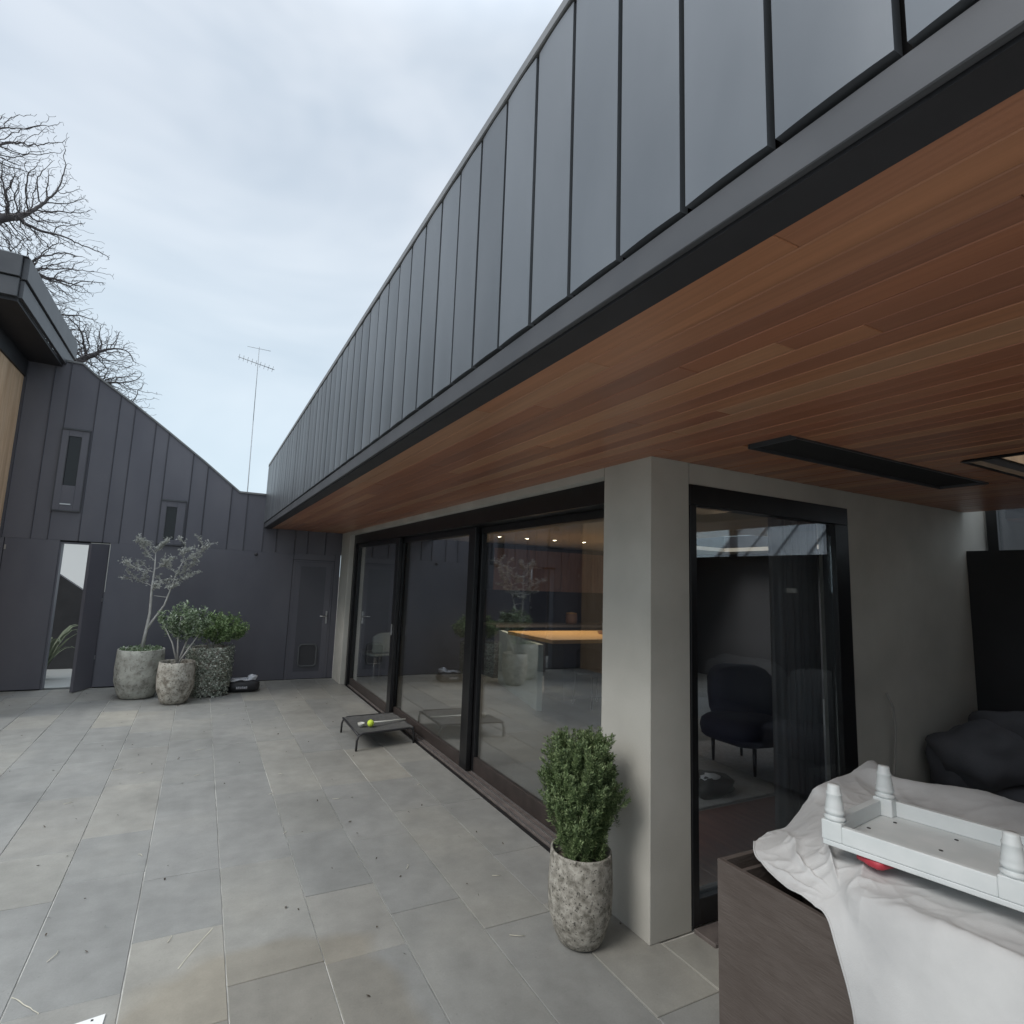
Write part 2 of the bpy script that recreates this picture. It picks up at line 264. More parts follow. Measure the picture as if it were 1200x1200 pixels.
# ---------------------------------------------------------------- mesh helpers
class MB:
    def __init__(s): s.v = []; s.f = []; s.sm = []
    def add(s, vs, fs, smooth=False):
        o = len(s.v); s.v += [tuple(p) for p in vs]; s.f += [tuple(i + o for i in f) for f in fs]; s.sm += [smooth] * len(fs); return s
    def box(s, x0, y0, z0, x1, y1, z1, c=0, T=None):
        if x0 > x1: x0, x1 = x1, x0
        if y0 > y1: y0, y1 = y1, y0
        if z0 > z1: z0, z1 = z1, z0
        if c <= 0:
            vs = [(x0, y0, z0), (x1, y0, z0), (x1, y1, z0), (x0, y1, z0), (x0, y0, z1), (x1, y0, z1), (x1, y1, z1), (x0, y1, z1)]
            fs = [(0, 3, 2, 1), (4, 5, 6, 7), (0, 1, 5, 4), (1, 2, 6, 5), (2, 3, 7, 6), (3, 0, 4, 7)]
        else:
            vs = []; idx = {}
            X = (x0, x1); Y = (y0, y1); Z = (z0, z1); sg = (1, -1)
            for i in (0, 1):
                for j in (0, 1):
                    for k in (0, 1):
                        for a in range(3):
                            p = [X[i] + sg[i] * c, Y[j] + sg[j] * c, Z[k] + sg[k] * c]
                            p[a] = (X[i], Y[j], Z[k])[a]; idx[(i, j, k, a)] = len(vs); vs.append(tuple(p))
            fs = []
            def q(l):
                # orient outward
                ps = [Vector(vs[i]) for i in l]; n = (ps[1] - ps[0]).cross(ps[2] - ps[0]); ctr = sum(ps, Vector()) / len(ps)
                cc = Vector(((x0 + x1) / 2, (y0 + y1) / 2, (z0 + z1) / 2))
                fs.append(tuple(l) if n.dot(ctr - cc) > 0 else tuple(reversed(l)))
            for a in range(3):
                for s0 in (0, 1):
                    o = [b for b in range(3) if b != a]; l = []
                    for (p, r) in ((0, 0), (1, 0), (1, 1), (0, 1)):
                        k = [0, 0, 0]; k[a] = s0; k[o[0]] = p; k[o[1]] = r; l.append(idx[(*k, a)])
                    q(l)
            for a in range(3):
                o = [b for b in range(3) if b != a]
                for p in (0, 1):
                    for r in (0, 1):
                        k0 = [0, 0, 0]; k0[o[0]] = p; k0[o[1]] = r; k1 = list(k0); k1[a] = 1
                        q([idx[(*k0, o[0])], idx[(*k1, o[0])], idx[(*k1, o[1])], idx[(*k0, o[1])]])
            for i in (0, 1):
                for j in (0, 1):
                    for k in (0, 1): q([idx[(i, j, k, 0)], idx[(i, j, k, 1)], idx[(i, j, k, 2)]])
        if T is not None: vs = [T @ Vector(p) for p in vs]
        return s.add(vs, fs)
    def tube(s, pts, rad, n=8, cap=True, smooth=True):
        pts = [Vector(p) for p in pts]; 
        if not hasattr(rad, '__len__'): rad = [rad] * len(pts)
        vs = []; fs = []; ref = None
        for i, p in enumerate(pts):
            d = (pts[min(i + 1, len(pts) - 1)] - pts[max(i - 1, 0)]).normalized()
            if ref is None:
                ref = d.orthogonal().normalized()
            ref = (ref - d * ref.dot(d)).normalized(); b = d.cross(ref)
            for k in range(n):
                a = 2 * PI * k / n; vs.append(p + (ref * math.cos(a) + b * math.sin(a)) * rad[i])
        for i in range(len(pts) - 1):
            for k in range(n):
                a = i * n + k; b2 = i * n + (k + 1) % n; fs.append((a, b2, b2 + n, a + n))
        if cap:
            fs.append(tuple(range(n - 1, -1, -1))); fs.append(tuple(range((len(pts) - 1) * n, len(pts) * n)))
        return s.add(vs, fs, smooth)
    def lathe(s, prof, n=32, c=(0, 0, 0), smooth=True, wob=0, seed=0, sx=1, sy=1):
        vs = []; fs = []
        for i, (r, z) in enumerate(prof):
            for k in range(n):
                a = 2 * PI * k / n
                w = 1 + wob * noise.noise(Vector((math.cos(a) * 1.3 + seed, math.sin(a) * 1.3, z * 3)))
                vs.append((c[0] + r * w * math.cos(a) * sx, c[1] + r * w * math.sin(a) * sy, c[2] + z))
        for i in range(len(prof) - 1):
            for k in range(n):
                a = i * n + k; b2 = i * n + (k + 1) % n; fs.append((a, b2, b2 + n, a + n))
        if prof[0][0] > 1e-4: fs.append(tuple(range(n - 1, -1, -1)))
        if prof[-1][0] > 1e-4: fs.append(tuple(range((len(prof) - 1) * n, len(prof) * n)))
        return s.add(vs, fs, smooth)
    def prism(s, poly, axis, a0, a1):
        # poly in the two other axes (cyclic order), extruded along axis
        def P(u, v, a): return {'y': (u, a, v), 'x': (a, u, v), 'z': (u, v, a)}[axis]
        n = len(poly); vs = [P(u, v, a0) for u, v in poly] + [P(u, v, a1) for u, v in poly]
        fs = [tuple(range(n)), tuple(range(2 * n - 1, n - 1, -1))] + [(i, i + n, (i + 1) % n + n, (i + 1) % n) for i in range(n)]
        area = sum(poly[i][0] * poly[(i + 1) % n][1] - poly[(i + 1) % n][0] * poly[i][1] for i in range(n))
        flip = (area > 0) == ((a1 > a0) if axis != 'y' else (a1 < a0))
        if not flip: fs = [tuple(reversed(f)) for f in fs]
        fs = [tuple(reversed(f)) for f in fs]
        return s.add(vs, fs)
    def ell(s, c, r, n=14, m=8, wob=0, seed=0, T=None, pw=1):
        vs = []; fs = []
        for i in range(m + 1):
            t = PI * i / m - PI / 2
            for k in range(n):
                a = 2 * PI * k / n; ct, st = math.cos(t), math.sin(t)
                f = lambda q: math.copysign(abs(q) ** pw, q)
                p = Vector((f(ct) * f(math.cos(a)), f(ct) * f(math.sin(a)), f(st)))
                w = 1 + wob * noise.noise(p * 1.7 + Vector((seed, seed, 0)))
                v = Vector((p.x * r[0], p.y * r[1], p.z * r[2])) * w
                if T is not None: v = T @ v
                vs.append(Vector(c) + v)
        for i in range(m):
            for k in range(n):
                a = i * n + k; b2 = i * n + (k + 1) % n; fs.append((a, b2, b2 + n, a + n))
        return s.add(vs, fs, True)
    def leaf(s, p, d, L, w, up=None, fold=.25):
        d = Vector(d).normalized(); u = up or Vector((random.uniform(-1, 1), random.uniform(-1, 1), random.uniform(.2, 1)))
        sd_ = d.cross(u)
        if sd_.length < 1e-3: sd_ = d.orthogonal()
        sd_.normalize(); nn = sd_.cross(d); p = Vector(p)
        a = p; b = p + d * L * .5 + sd_ * w * .5 + nn * w * fold; c = p + d * L; e = p + d * L * .5 - sd_ * w * .5 + nn * w * fold
        return s.add([a, b, c, e], [(0, 1, 2), (0, 2, 3)], False)
    def mesh(s, name):
        me = bpy.data.meshes.new(name); me.from_pydata(s.v, [], s.f); me.update()
        me.polygons.foreach_set('use_smooth', s.sm); return me

WP = {}
def link(name, me, m=None, parent=None):
    o = bpy.data.objects.new(name, me); col.objects.link(o)
    if m is not None and me is not None and not me.materials: me.materials.append(m)
    if parent is not None:
        o.parent = parent; o.matrix_parent_inverse = Matrix.Translation(-Vector(WP.get(parent.name, (0, 0, 0))))
    WP[o.name] = (0, 0, 0)
    return o
def part(name, mb, m, parent): return link(name, mb.mesh(name), m, parent)
def thing(name, label, cat, loc=(0, 0, 0), group=None):
    o = bpy.data.objects.new(name, None); col.objects.link(o); o.location = loc; o.empty_display_size = .1
    WP[o.name] = tuple(loc); tag(o, label, cat, group); return o
def tag(o, label=None, cat=None, group=None, kind=None):
    if label: o['label'] = label
    if cat: o['category'] = cat
    if group: o['group'] = group
    if kind: o['kind'] = kind
    return o
def struct(name, mb, m, parent=None):
    o = link(name, mb.mesh(name), m, parent)
    if parent is None: o['kind'] = 'structure'
    return o
def single(name, mb, m, label, cat, group=None):
    return tag(link(name, mb.mesh(name), m), label, cat, group)

# ================================================================ GROUND AND PAVING
g = MB(); g.add([(-400, -400, -.08), (400, -400, -.08), (400, 400, -.08), (-400, 400, -.08)], [(0, 1, 2, 3)])
struct('ground', g, M['dirt'])
# courtyard slab with mortar bed showing in the joints
pv = struct('courtyard_paving', MB().box(-4.6, -6, -.07, 5.2, 9.24, -.006), M['mortar'])
seams = [-4.58 + .372 * i for i in range(10)]
xs = [-4.6, -4.21, -3.84, -3.46, -3.09, -2.72, -2.35, -1.978, -1.606, -1.234, -.862, -.496, -.122, .247, .63, .99, 1.365, 1.735, 2.083]
xs2 = [2.086, 2.45, 2.83, 3.21, 3.59, 3.97, 4.35, 4.73, 5.2]
fixed = {10: [4.07, 5.35], 11: [3.47, 4.43, 5.31]}
def pave(xa, xb, y0, y1, rows, ph):
    y = y1 - ph
    edges = [y1]
    while y > y0 + .2: edges.append(y); y -= random.choice((.55, .62, .72, .82, .9, .98))
    edges.append(y0)
    for a, b in zip(edges[1:], edges[:-1]):
        gx = .0013 + random.uniform(0, .0014); gy = .0006 + random.uniform(0, .0006); h = random.uniform(-.0012, .0012)
        part('paver', MB().box(xa + gx, a + gy, -.04, xb - gx, b - gy, h, .0022), M['paver'], pv)
for i in range(len(xs) - 1):
    y1 = 9.236 if xs[i] < 2 else 9.0
    pave(xs[i], xs[i + 1], (-.4 if xs[i] > -2.4 else 1.8), y1, i, random.uniform(.25, .9))
for i in range(len(xs2) - 1): pave(xs2[i], xs2[i + 1], -.6, 2.12, i, random.uniform(.25, .8))

for (xa, ya, xb, yb) in ((.066, 2.80, .20, 3.04), (-.49, 2.87, -.38, 2.735)):      # thin pale lines left on the slabs
    d = Vector((xb - xa, yb - ya, 0)); n_v = Vector((-d.y, d.x, 0)).normalized() * .0022; p0, p1 = Vector((xa, ya, .0018)), Vector((xb, yb, .0018))
    g_ = MB(); K = 9
    vs = []
    for i in range(K + 1):
        q = p0.lerp(p1, i / K) + n_v * random.uniform(-1.2, 1.2); w_ = random.uniform(.4, 1.1); vs += [q - n_v * w_, q + n_v * w_]
    g_.add(vs, [(2 * i, 2 * i + 2, 2 * i + 3, 2 * i + 1) for i in range(K)]); g_.add([v + Vector((0, 0, -.003)) for v in vs], [(2 * i, 2 * i + 1, 2 * i + 3, 2 * i + 2) for i in range(K)])
    part('grout_line', g_, M['straw'], pv)
# ================================================================ EXTENSION WITH THE METAL PARAPET
ext = thing('house_extension', 'flat roofed grey house extension with a long charcoal metal parapet over a cedar soffit', 'house', (2.0, 4.0, 0))
YF0, YF1 = -2.6, 9.30
par = part('parapet_wall', MB().box(.845, YF0, 2.40, .95, YF1, 3.30), M['backing'], ext)
# standing seam panels, slightly bowed, one mesh shared
def panel_mesh(w, h, t=.022, bow=.0030):
    mb = MB(); n = 6; vs = []
    for j, z in enumerate((0, h)):
        for i in range(n + 1):
            y = w * i / n; q = 1 - (2 * i / n - 1) ** 2
            vs.append((-t - bow * q, y, z))
    fs = [(i, i + 1 + (n + 1), i + (n + 1)) and (i, i + n + 1, i + n + 2, i + 1) for i in range(n)]
    mb.add(vs, fs, True)
    c = .004
    mb.add([(-t, 0, 0), (-t, 0, h), (0, 0, h), (0, 0, 0)], [(0, 3, 2, 1)])
    mb.add([(-t, w, 0), (-t, w, h), (0, w, h), (0, w, 0)], [(0, 1, 2, 3)])
    b0 = [vs[i] for i in range(n + 1)]
    mb.add(b0 + [(0, w, 0), (0, 0, 0)], [tuple(range(n + 3))])
    return mb.mesh('cladding_panel')
pm = panel_mesh(.1800, .894)
pitch_ = .1955; k = 0
y = .354 - pitch_ * 15 + .007
while y < YF1 - .1:
    o = link('cladding_panel', pm, M['clad'], par); o.location = (.810 + random.uniform(-.0012, .0012), y, 2.404 + random.uniform(-.001, .001))
    y += pitch_
part('coping', MB().box(.780, YF0, 3.306, .97, YF1 + .01, 3.345, .004), M['coping'], ext)
part('edge_strip', MB().box(.795, YF0, 2.3245, .812, YF1 - .05, 2.394, .002), M['strip'], ext)
part('edge_underside', MB().box(.8125, YF0, 2.318, .899, YF1 - .06, 2.335), M['under'], ext)
part('parapet_end', MB().box(.79, YF1 - .001, 2.86, .96, YF1 + .015, 3.30), M['clad'], ext)
# roof slab with a hole for the skylight (x 3.28-4.45, y .35-1.31)
roof = part('roof', MB().box(.95, YF0, 2.42, 3.27, 9.3, 2.62).box(3.27, 1.32, 2.42, 5.221, 2.13, 2.62).box(3.27, 2.13, 2.42, 5.45, 9.3, 2.62).box(3.27, YF0, 2.42, 5.221, .34, 2.62)
            .box(4.47, .34, 2.42, 5.221, 1.32, 2.62).box(5.45, 2.13, 2.42, 9.2, 4.6, 2.62).box(5.45, 7.0, 2.42, 9.2, 9.3, 2.62).box(5.45, 4.6, 2.42, 6.0, 7.0, 2.62).box(8.4, 4.6, 2.42, 9.2, 7.0, 2.62), M['under'], ext)  # second opening, over the interior, is unseen and added to let daylight in
sof = part('soffit', MB().box(.90, YF0, 2.345, 2.26, 9.24, 2.40).box(2.26, 1.735, 2.345, 5.221, 2.14, 2.40).box(2.26, YF0, 2.345, 3.27, 1.735, 2.40)
           .box(3.27, 1.32, 2.345, 5.221, 1.735, 2.40).box(4.47, YF0, 2.345, 5.221, 1.32, 2.40).box(3.27, YF0, 2.345, 4.47, .34, 2.40), M['backing'], ext)
def cuts(y0, y1, holes):
    seg = [(y0, y1)]
    for a, b in holes:
        ns = []
        for p, q in seg:
            if b <= p or a >= q: ns.append((p, q)); continue
            if a > p: ns.append((p, a))
            if b < q: ns.append((b, q))
        seg = ns
    return seg
x = .900; bw = .0865; nb = 0
while x < 5.2:
    xe = min(x + bw, 5.21)
    y1 = 9.236 if x < 1.97 else 2.122
    holes = []
    if xe > 2.24 and x < 3.96: holes.append((1.485, 1.72))
    if xe > 3.275 and x < 4.46: holes.append((.345, 1.315))
    for a, b in cuts(YF0, y1, holes):
        p = b
        first = True
        while p > a + .02:
            L_ = random.uniform(1.3, 3.4) if x < 2 else random.uniform(1.0, 3.0)
            if first: L_ *= random.uniform(.4, 1); first = False
            q = max(a, p - L_)
            if q - a < .3: q = a
            part('soffit_board', MB().box(x + .0012, q + .0006, 2.3245 + random.uniform(-.0008, .0008), xe - .0012, p - .0006, 2.343, .0022), M['board'], sof)
            p = q; nb += 1
    x += bw
print('boards', nb)
# skylight
sk = part('skylight', MB().box(3.258, .33, 2.400, 3.276, 1.33, 2.80).box(4.462, .33, 2.400, 4.48, 1.33, 2.80).box(3.276, 1.314, 2.400, 4.462, 1.33, 2.80).box(3.276, .33, 2.400, 4.462, .346, 2.80), M['timber_wall'], ext)
part('frame', MB().box(3.262, .335, 2.3205, 3.29, 1.325, 2.344).box(4.45, .335, 2.3205, 4.475, 1.325, 2.344).box(3.29, 1.30, 2.3205, 4.45, 1.325, 2.344).box(3.29, .335, 2.3205, 4.45, .36, 2.344), M['black'], sk)
part('pane', MB().box(3.276, .346, 2.78, 4.462, 1.314, 2.79), M['glass'], sk)

# ---- rendered walls
wl = part('rendered_wall', MB()
    .box(2.014, 2.126, 0, 2.287, 2.50, 2.3435, .004)                # corner column
    .box(2.014, 2.502, 2.272, 2.287, 8.688, 2.3435)                 # lintel band over sliding doors
    .box(2.014, 8.69, 0, 2.287, 9.237, 2.3435, .004)                # far pier
    .box(2.289, 2.126, 2.212, 3.700, 2.32, 2.3435)                  # over garden door
    .box(3.702, 2.126, 0, 5.62, 2.32, 2.3435).box(5.222, 2.1262, 2.344, 5.62, 2.1285, 2.62), M['plaster'], ext)
part('interior_wall', MB().box(2.29, 9.14, 0, 9.2, 9.3, 2.42).box(9.0, 2.13, 0, 9.2, 9.14, 2.42).box(5.621, 2.13, 0, 9.0, 2.32, 2.42), M['int_dark'], ext)
part('interior_ceiling', MB().box(2.29, 2.322, 2.345, 6.0, 9.14, 2.41).box(6.0, 2.322, 2.345, 9.0, 4.6, 2.41).box(6.0, 7.0, 2.345, 9.0, 9.14, 2.41).box(8.4, 4.6, 2.345, 9.0, 7.0, 2.41), M['int_ceil'], ext)  # gap left below the added roof opening so daylight reaches the room

# ---- big sliding doors: header, sill, three leaves in staggered tracks
sl = thing('sliding_glass_door', 'wide black framed glass sliding door of three leaves under the timber soffit', 'sliding door', (2.2, 5.6, 0))
part('header', MB().box(2.09, 2.502, 2.135, 2.285, 8.688, 2.270), M['black'], sl)
part('jamb', MB().box(2.09, 8.60, .0, 2.285, 8.689, 2.134), M['black'], sl)
part('jamb', MB().box(2.20, 2.502, .0, 2.285, 2.53, 2.134), M['black'], sl)
part('sill', MB().box(2.118, 2.502, -.006, 2.285, 8.6, .010, .003), M['sill'], sl)
part('sill_track', MB().box(2.128, 2.51, .010, 2.134, 8.6, .018).box(2.185, 2.51, .010, 2.191, 8.6, .018).box(2.236, 2.51, .010, 2.242, 8.6, .018), M['steel'], sl)
part('drain_channel', MB().box(2.085, 2.52, -.045, 2.117, 8.7, -.003), M['black'], sl)
def leaf_door(x0, y0, y1, s0, s1, handle=None, rail=.10):
    x1 = x0 + .045
    lf = part('door_leaf', MB().box(x0, y0, .018, x1, y0 + s0, 2.134, .003).box(x0, y1 - s1, .018, x1, y1, 2.134, .003), M['black'], sl)
    part('bottom_rail', MB().box(x0, y0 + s0, .018, x1, y1 - s1, .018 + rail, .003), M['bronze'], lf)
    part('top_rail', MB().box(x0 + .002, y0 + s0, 2.075, x1 - .002, y1 - s1, 2.133), M['black'], lf)
    part('pane', MB().box(x0 + .018, y0 + s0 - .004, .018 + rail - .004, x0 + .028, y1 - s1 + .004, 2.078), M['glass'], lf)
    if handle: part('handle', MB().box(x0 - .02, handle, .95, x0 - .005, handle + .015, 1.08, .003).box(x0 - .005, handle + .004, .97, x0, handle + .011, 1.0), M['steel'], lf)
leaf_door(2.125, 6.55, 8.598, .13, .07, 6.6)
leaf_door(2.182, 4.52, 6.68, .14, .10, None)
leaf_door(2.235, 2.532, 4.60, .05, .12, None, .12)

# ---- glazed door in the patio wall
gd = thing('glazed_patio_door', 'black framed full height glass door set in the grey patio wall beside the column', 'door', (3.0, 2.2, 0))
part('frame', MB().box(2.289, 2.120, .02, 2.335, 2.21, 2.100, .002).box(3.560, 2.120, .02, 3.698, 2.21, 2.100, .002).box(2.289, 2.120, 2.101, 3.698, 2.21, 2.211, .002)
     .box(2.336, 2.121, .02, 3.559, 2.21, .14, .002), M['black'], gd)
part('pane', MB().box(2.336, 2.15, .14, 3.559, 2.16, 2.10), M['glass'], gd)
part('threshold', MB().box(2.289, 1.99, -.02, 3.70, 2.119, .018, .004), M['sill'], gd)

# ---- fascia heater recessed in the soffit
ht = thing('ceiling_heater', 'long black strip heater recessed in the timber patio ceiling', 'heater', (3.1, 1.6, 2.32))
part('housing', MB().box(2.246, 1.49, 2.332, 3.954, 1.716, 2.344), M['backing'], ht)
part('trim', MB().box(2.236, 1.716, 2.316, 3.964, 1.722, 2.345).box(2.236, 1.483, 2.316, 3.964, 1.489, 2.345).box(2.240, 1.489, 2.316, 2.246, 1.716, 2.345).box(3.954, 1.489, 2.316, 3.960, 1.716, 2.345), M['strip'], ht)
part('black_glass_front', MB().box(2.262, 1.505, 2.328, 3.938, 1.700, 2.3319, .001), M['backing'], ht)

# ================================================================ PATIO END WALL (dark, clerestory on top)
rw = thing('patio_side_wall', 'black patio side wall with a strip of clerestory windows along its top', 'wall', (5.3, 0, 0))
part('wall_panel', MB().box(5.225, YF0, 0, 5.60, 2.1245, 2.028), M['darkwall'], rw)
ys = [2.1245, 1.975, .9, -.3, -1.5, YF0]
cw = part('clerestory_window', MB().box(5.54, YF0, 2.028, 5.60, 2.1245, 2.040).box(5.54, YF0, 2.58, 5.60, 2.1245, 2.62), M['black'], rw)
for yy in (2.075, 1.0, -.2, -1.4): part('mullion', MB().box(5.535, yy - .034, 2.040, 5.60, yy + .034, 2.58), M['black'], cw)
for a, b in ((1.034, 2.041), (-.166, .966), (-1.366, -.234), (YF0, -1.434)): part('pane', MB().box(5.57, a, 2.04, 5.578, b, 2.58), M['glass'], cw)
part('switch_plate', MB().box(5.216, .69, 1.655, 5.2248, .80, 1.70, .002), M['pale_plastic'], rw)

pe = thing('added_patio_wall', 'unseen grey wall added behind the viewer to block and bounce light', 'wall', (3.1, -2.6, 0))  # unseen; added to shade the column's front, pale for some bounce
part('wall', MB().box(1.0, YF0 - .15, -.05, 5.60, YF0 - .002, 2.42), M['plaster'], pe)
# neighbour's steep ribbed roof past the wall
nr = thing('neighbouring_shed', 'steep grey ribbed metal roof of a neighbouring shed seen through the clerestory', 'shed', (9, .5, 0))
part('wall', MB().box(7.5, -1.8, -.08, 9.9, 2.85, 2.2), M['fence'], nr)
part('roof', MB().prism([(7.3, 2.12), (8.7, 3.37), (10.1, 2.12), (10.1, 2.02), (8.7, 3.27), (7.3, 2.02)], 'y', -2.0, 3.05), M['roof_grey'], nr)
rib = MB().prism([(7.3, 2.125), (8.7, 3.375), (8.7, 3.425), (7.3, 2.175)], 'y', 0, .04).mesh('roof_rib')
for i in range(11):
    o = link('roof_rib', rib, M['roof_grey'], nr); o.location = (0, -1.98 + i * .5, 0)

# ================================================================ BACK WALL OF THE COURTYARD
bw_ = thing('gabled_wing', 'dark charcoal clad wing closing the far end of the courtyard, top sloping down right', 'building', (-.2, 9.3, 0))
YB = 9.238
top = [(-2.7, 4.435), (-1.76, 4.432), (-1.60, 4.30), (-1.07, 3.945), (-.61, 3.615), (-.123, 3.255), (.40, 2.846), (2.013, 2.84)]
def ztop(x):
    for (a, za), (b, zb) in zip(top, top[1:]):
        if a <= x <= b: return za + (zb - za) * (x - a) / (b - a)
    return top[-1][1]
DX0, DX1, DZ = -1.74, -1.175, 1.935
# core
def wall_poly(x0, x1, z0, d=.0):
    pts = [(x0, z0), (x1, z0), (x1, ztop(x1) - d)] + [(a, z - d) for a, z in reversed(top) if x0 < a < x1] + [(x0, ztop(x0) - d)]
    return pts
core = MB().prism(wall_poly(-2.7, DX0, 0, .02), 'y', YB + .012, YB + .16).prism(wall_poly(DX1, 2.013, 0, .02), 'y', YB + .012, YB + .16).prism(wall_poly(DX0, DX1, DZ, .02), 'y', YB + .012, YB + .16)
part('wall', core, M['backing'], bw_)
sx_ = [-2.66, -2.36, -2.064, -1.885, -1.547, -1.27, -1.08, -.802, -.625, -.276, -.066, .29, .523, .79, .99, 1.27, 1.47, 1.75, 2.013]
for a, b in zip(sx_, sx_[1:]):
    part('cladding_panel', MB().prism(wall_poly(a + .006, b - .006, 1.9578, .012), 'y', YB - random.uniform(0, .0015), YB + .011), M['clad_wall'], bw_)
    # slim upstand of each seam
    part('seam', MB().box(b - .002, YB - .014, 1.965, b + .002, YB + .010, ztop(b) - .014), M['clad_wall'], bw_)
for a, b in ((-2.66, -2.33), (-2.326, DX0), (DX1, 1.272), (1.92, 2.013)):
    part('flush_panel', MB().box(a + .002, YB, .012, b - .002, YB + .011, 1.957, .002), M['clad_wall'], bw_)
part('flush_panel', MB().box(1.274, YB, 1.862, 1.918, YB + .011, 1.957, .002), M['clad_wall'], bw_)
cop = MB()
for (a, za), (b, zb) in zip(top, top[1:]):
    d = Vector((b - a, zb - za)).normalized(); n = Vector((-d.y, d.x)) * .022
    cop.prism([(a, za - .012), (b, zb - .012), (b + n.x * .6, zb + n.y - .008), (a + n.x * .6, za + n.y - .008)], 'y', YB - .02, YB + .19)
part('coping', cop, M['coping'], bw_)
def slot_window(x0, x1, z0, z1, ix0, ix1, iz0, iz1):
    f = part('window', MB().box(x0, YB - .030, z0, ix0, YB - .0025, z1, .003).box(ix1, YB - .030, z0, x1, YB - .0025, z1, .003)
             .box(ix0, YB - .030, iz1, ix1, YB - .0025, z1).box(ix0, YB - .030, z0, ix1, YB - .0025, iz0), M['clad_wall'], bw_)
    part('trim', MB().box(x0 - .008, YB - .036, z0, x0, YB - .002, z1).box(x1, YB - .036, z0, x1 + .008, YB - .002, z1).box(x0 - .008, YB - .045, z1, x1 + .008, YB - .002, z1 + .022).box(x0 - .008, YB - .036, z0 - .015, x1 + .008, YB - .002, z0)
         .box(ix0 - .006, YB - .034, iz0, ix0 + .002, YB - .0305, iz1), M['strip'], f)
    part('pane', MB().box(ix0, YB - .012, iz0, ix1, YB - .006, iz1), M['pane_dark'], f)
    return f
f1 = slot_window(-1.880, -1.572, 2.362, 3.47, -1.80, -1.655, 2.70, 3.385)
part('vent', MB().box(-1.80, YB - .040, 2.435, -1.68, YB - .031, 2.452, .002), M['steel'], f1)
slot_window(-.618, -.305, 1.985, 2.61, -.545, -.412, 2.05, 2.53)
part('sensor', MB().lathe([(.0, 0), (.022, .0), (.025, .02), (.015, .04), (0, .045)], 12, (.712, YB - .05, 1.885)), M['rubber'], bw_)
# hairline door set flush in the wall at far left
part('flush_door_hinge', MB().box(-2.318, YB - .006, 1.80, -2.300, YB - .001, 1.86), M['steel'], bw_)

# open door
od = thing('open_side_door', 'flush charcoal door standing ajar in the far wall, sky showing through its opening', 'door', (DX1, YB, 0))
lw = .50; ang = math.radians(107)                                   # opened toward the courtyard
T = Matrix.Translation((DX1 - .008, YB - .012, 0)) @ Matrix.Rotation(-math.radians(0), 4, 'Z')
dirv = Vector((-.245, -.51, 0)).normalized(); nrm = Vector((dirv.y, -dirv.x, 0))
def slab(z0, z1, a, b, t0, t1):
    o_ = Vector((DX1 - .012, YB - .016, 0)); P = lambda u, t, z: o_ + dirv * u + nrm * t + Vector((0, 0, z))
    vs = [P(a, t0, z0), P(b, t0, z0), P(b, t1, z0), P(a, t1, z0), P(a, t0, z1), P(b, t0, z1), P(b, t1, z1), P(a, t1, z1)]
    fs = [(0, 3, 2, 1), (4, 5, 6, 7), (0, 1, 5, 4), (1, 2, 6, 5), (2, 3, 7, 6), (3, 0, 4, 7)]
    return MB().add(vs, [tuple(reversed(f)) for f in fs])
part('leaf', slab(.012, 1.925, 0, .34, 0, .04), M['clad_wall'], od)
part('hinge', slab(.38, .43, -.012, .004, -.006, .006), M['steel'], od)
part('hinge', slab(1.15, 1.20, -.012, .004, -.006, .006), M['steel'], od)
part('frame', MB().box(DX0, YB + .012, 0, DX0 + .02, YB + .158, DZ).box(DX1 - .02, YB + .012, 0, DX1, YB + .158, DZ).box(DX0 + .02, YB + .012, DZ - .02, DX1 - .02, YB + .158, DZ), M['clad_wall'], od)
part('gap_light_line', MB().box(DX1 + .001, YB - .0035, 1.28, DX1 + .008, YB - .0005, 1.93).box(DX1 - .22, YB - .0035, 1.936, DX1 + .008, YB - .0005, 1.942), M['pale_plastic'], od)  # pale strips painted in for the light showing through the door gap

# back door with pet flap
bd = thing('back_door', 'dark glazed back door with a pet flap and silver lever handle beside the far pier', 'door', (1.6, YB, 0))
part('frame', MB().box(1.276, YB - .002, .01, 1.31, YB + .011, 1.858).box(1.884, YB - .002, .01, 1.917, YB + .011, 1.858).box(1.31, YB - .002, 1.83, 1.884, YB + .011, 1.858), M['clad_wall'], bd)
lf = part('leaf', MB().box(1.312, YB + .0, .012, 1.40, YB + .0108, 1.828).box(1.795, YB + .0, .012, 1.882, YB + .0108, 1.828).box(1.40, YB, 1.76, 1.795, YB + .0108, 1.828).box(1.40, YB, .012, 1.795, YB + .0108, .12), M['clad_wall'], bd)
part('pane', MB().box(1.40, YB + .003, .12, 1.795, YB + .009, 1.76), M['obscure'], lf)
pf = MB(); R_ = .02
ring = []
cx, cz, hw, hh, rr = 1.60, .37, .135, .165, .05
for q, (sx0, sz0) in enumerate(((1, -1), (1, 1), (-1, 1), (-1, -1))):
    for t in range(5):
        a = -PI / 2 + q * PI / 2 + t * PI / 8
        ring.append((cx + sx0 * (hw - rr) + rr * math.cos(a), YB - .012, cz + sz0 * (hh - rr) + rr * math.sin(a)))
pf.tube(ring + [ring[0]], .014, 8, cap=False)
pflap = part('pet_flap', pf, M['pale_plastic'], bd); pflap.data.materials.clear(); pflap.data.materials.append(M['sofa2'])
part('flap', MB().box(cx - hw + .01, YB - .008, cz - hh + .01, cx + hw - .01, YB - .003, cz + hh - .01), M['int_dark'], pflap)
part('handle', MB().box(1.835, YB - .012, .86, 1.862, YB - .001, 1.06, .003).tube([(1.848, YB - .012, .98), (1.848, YB - .05, .98), (1.74, YB - .05, .978)], .009, 8), M['steel'], bd)

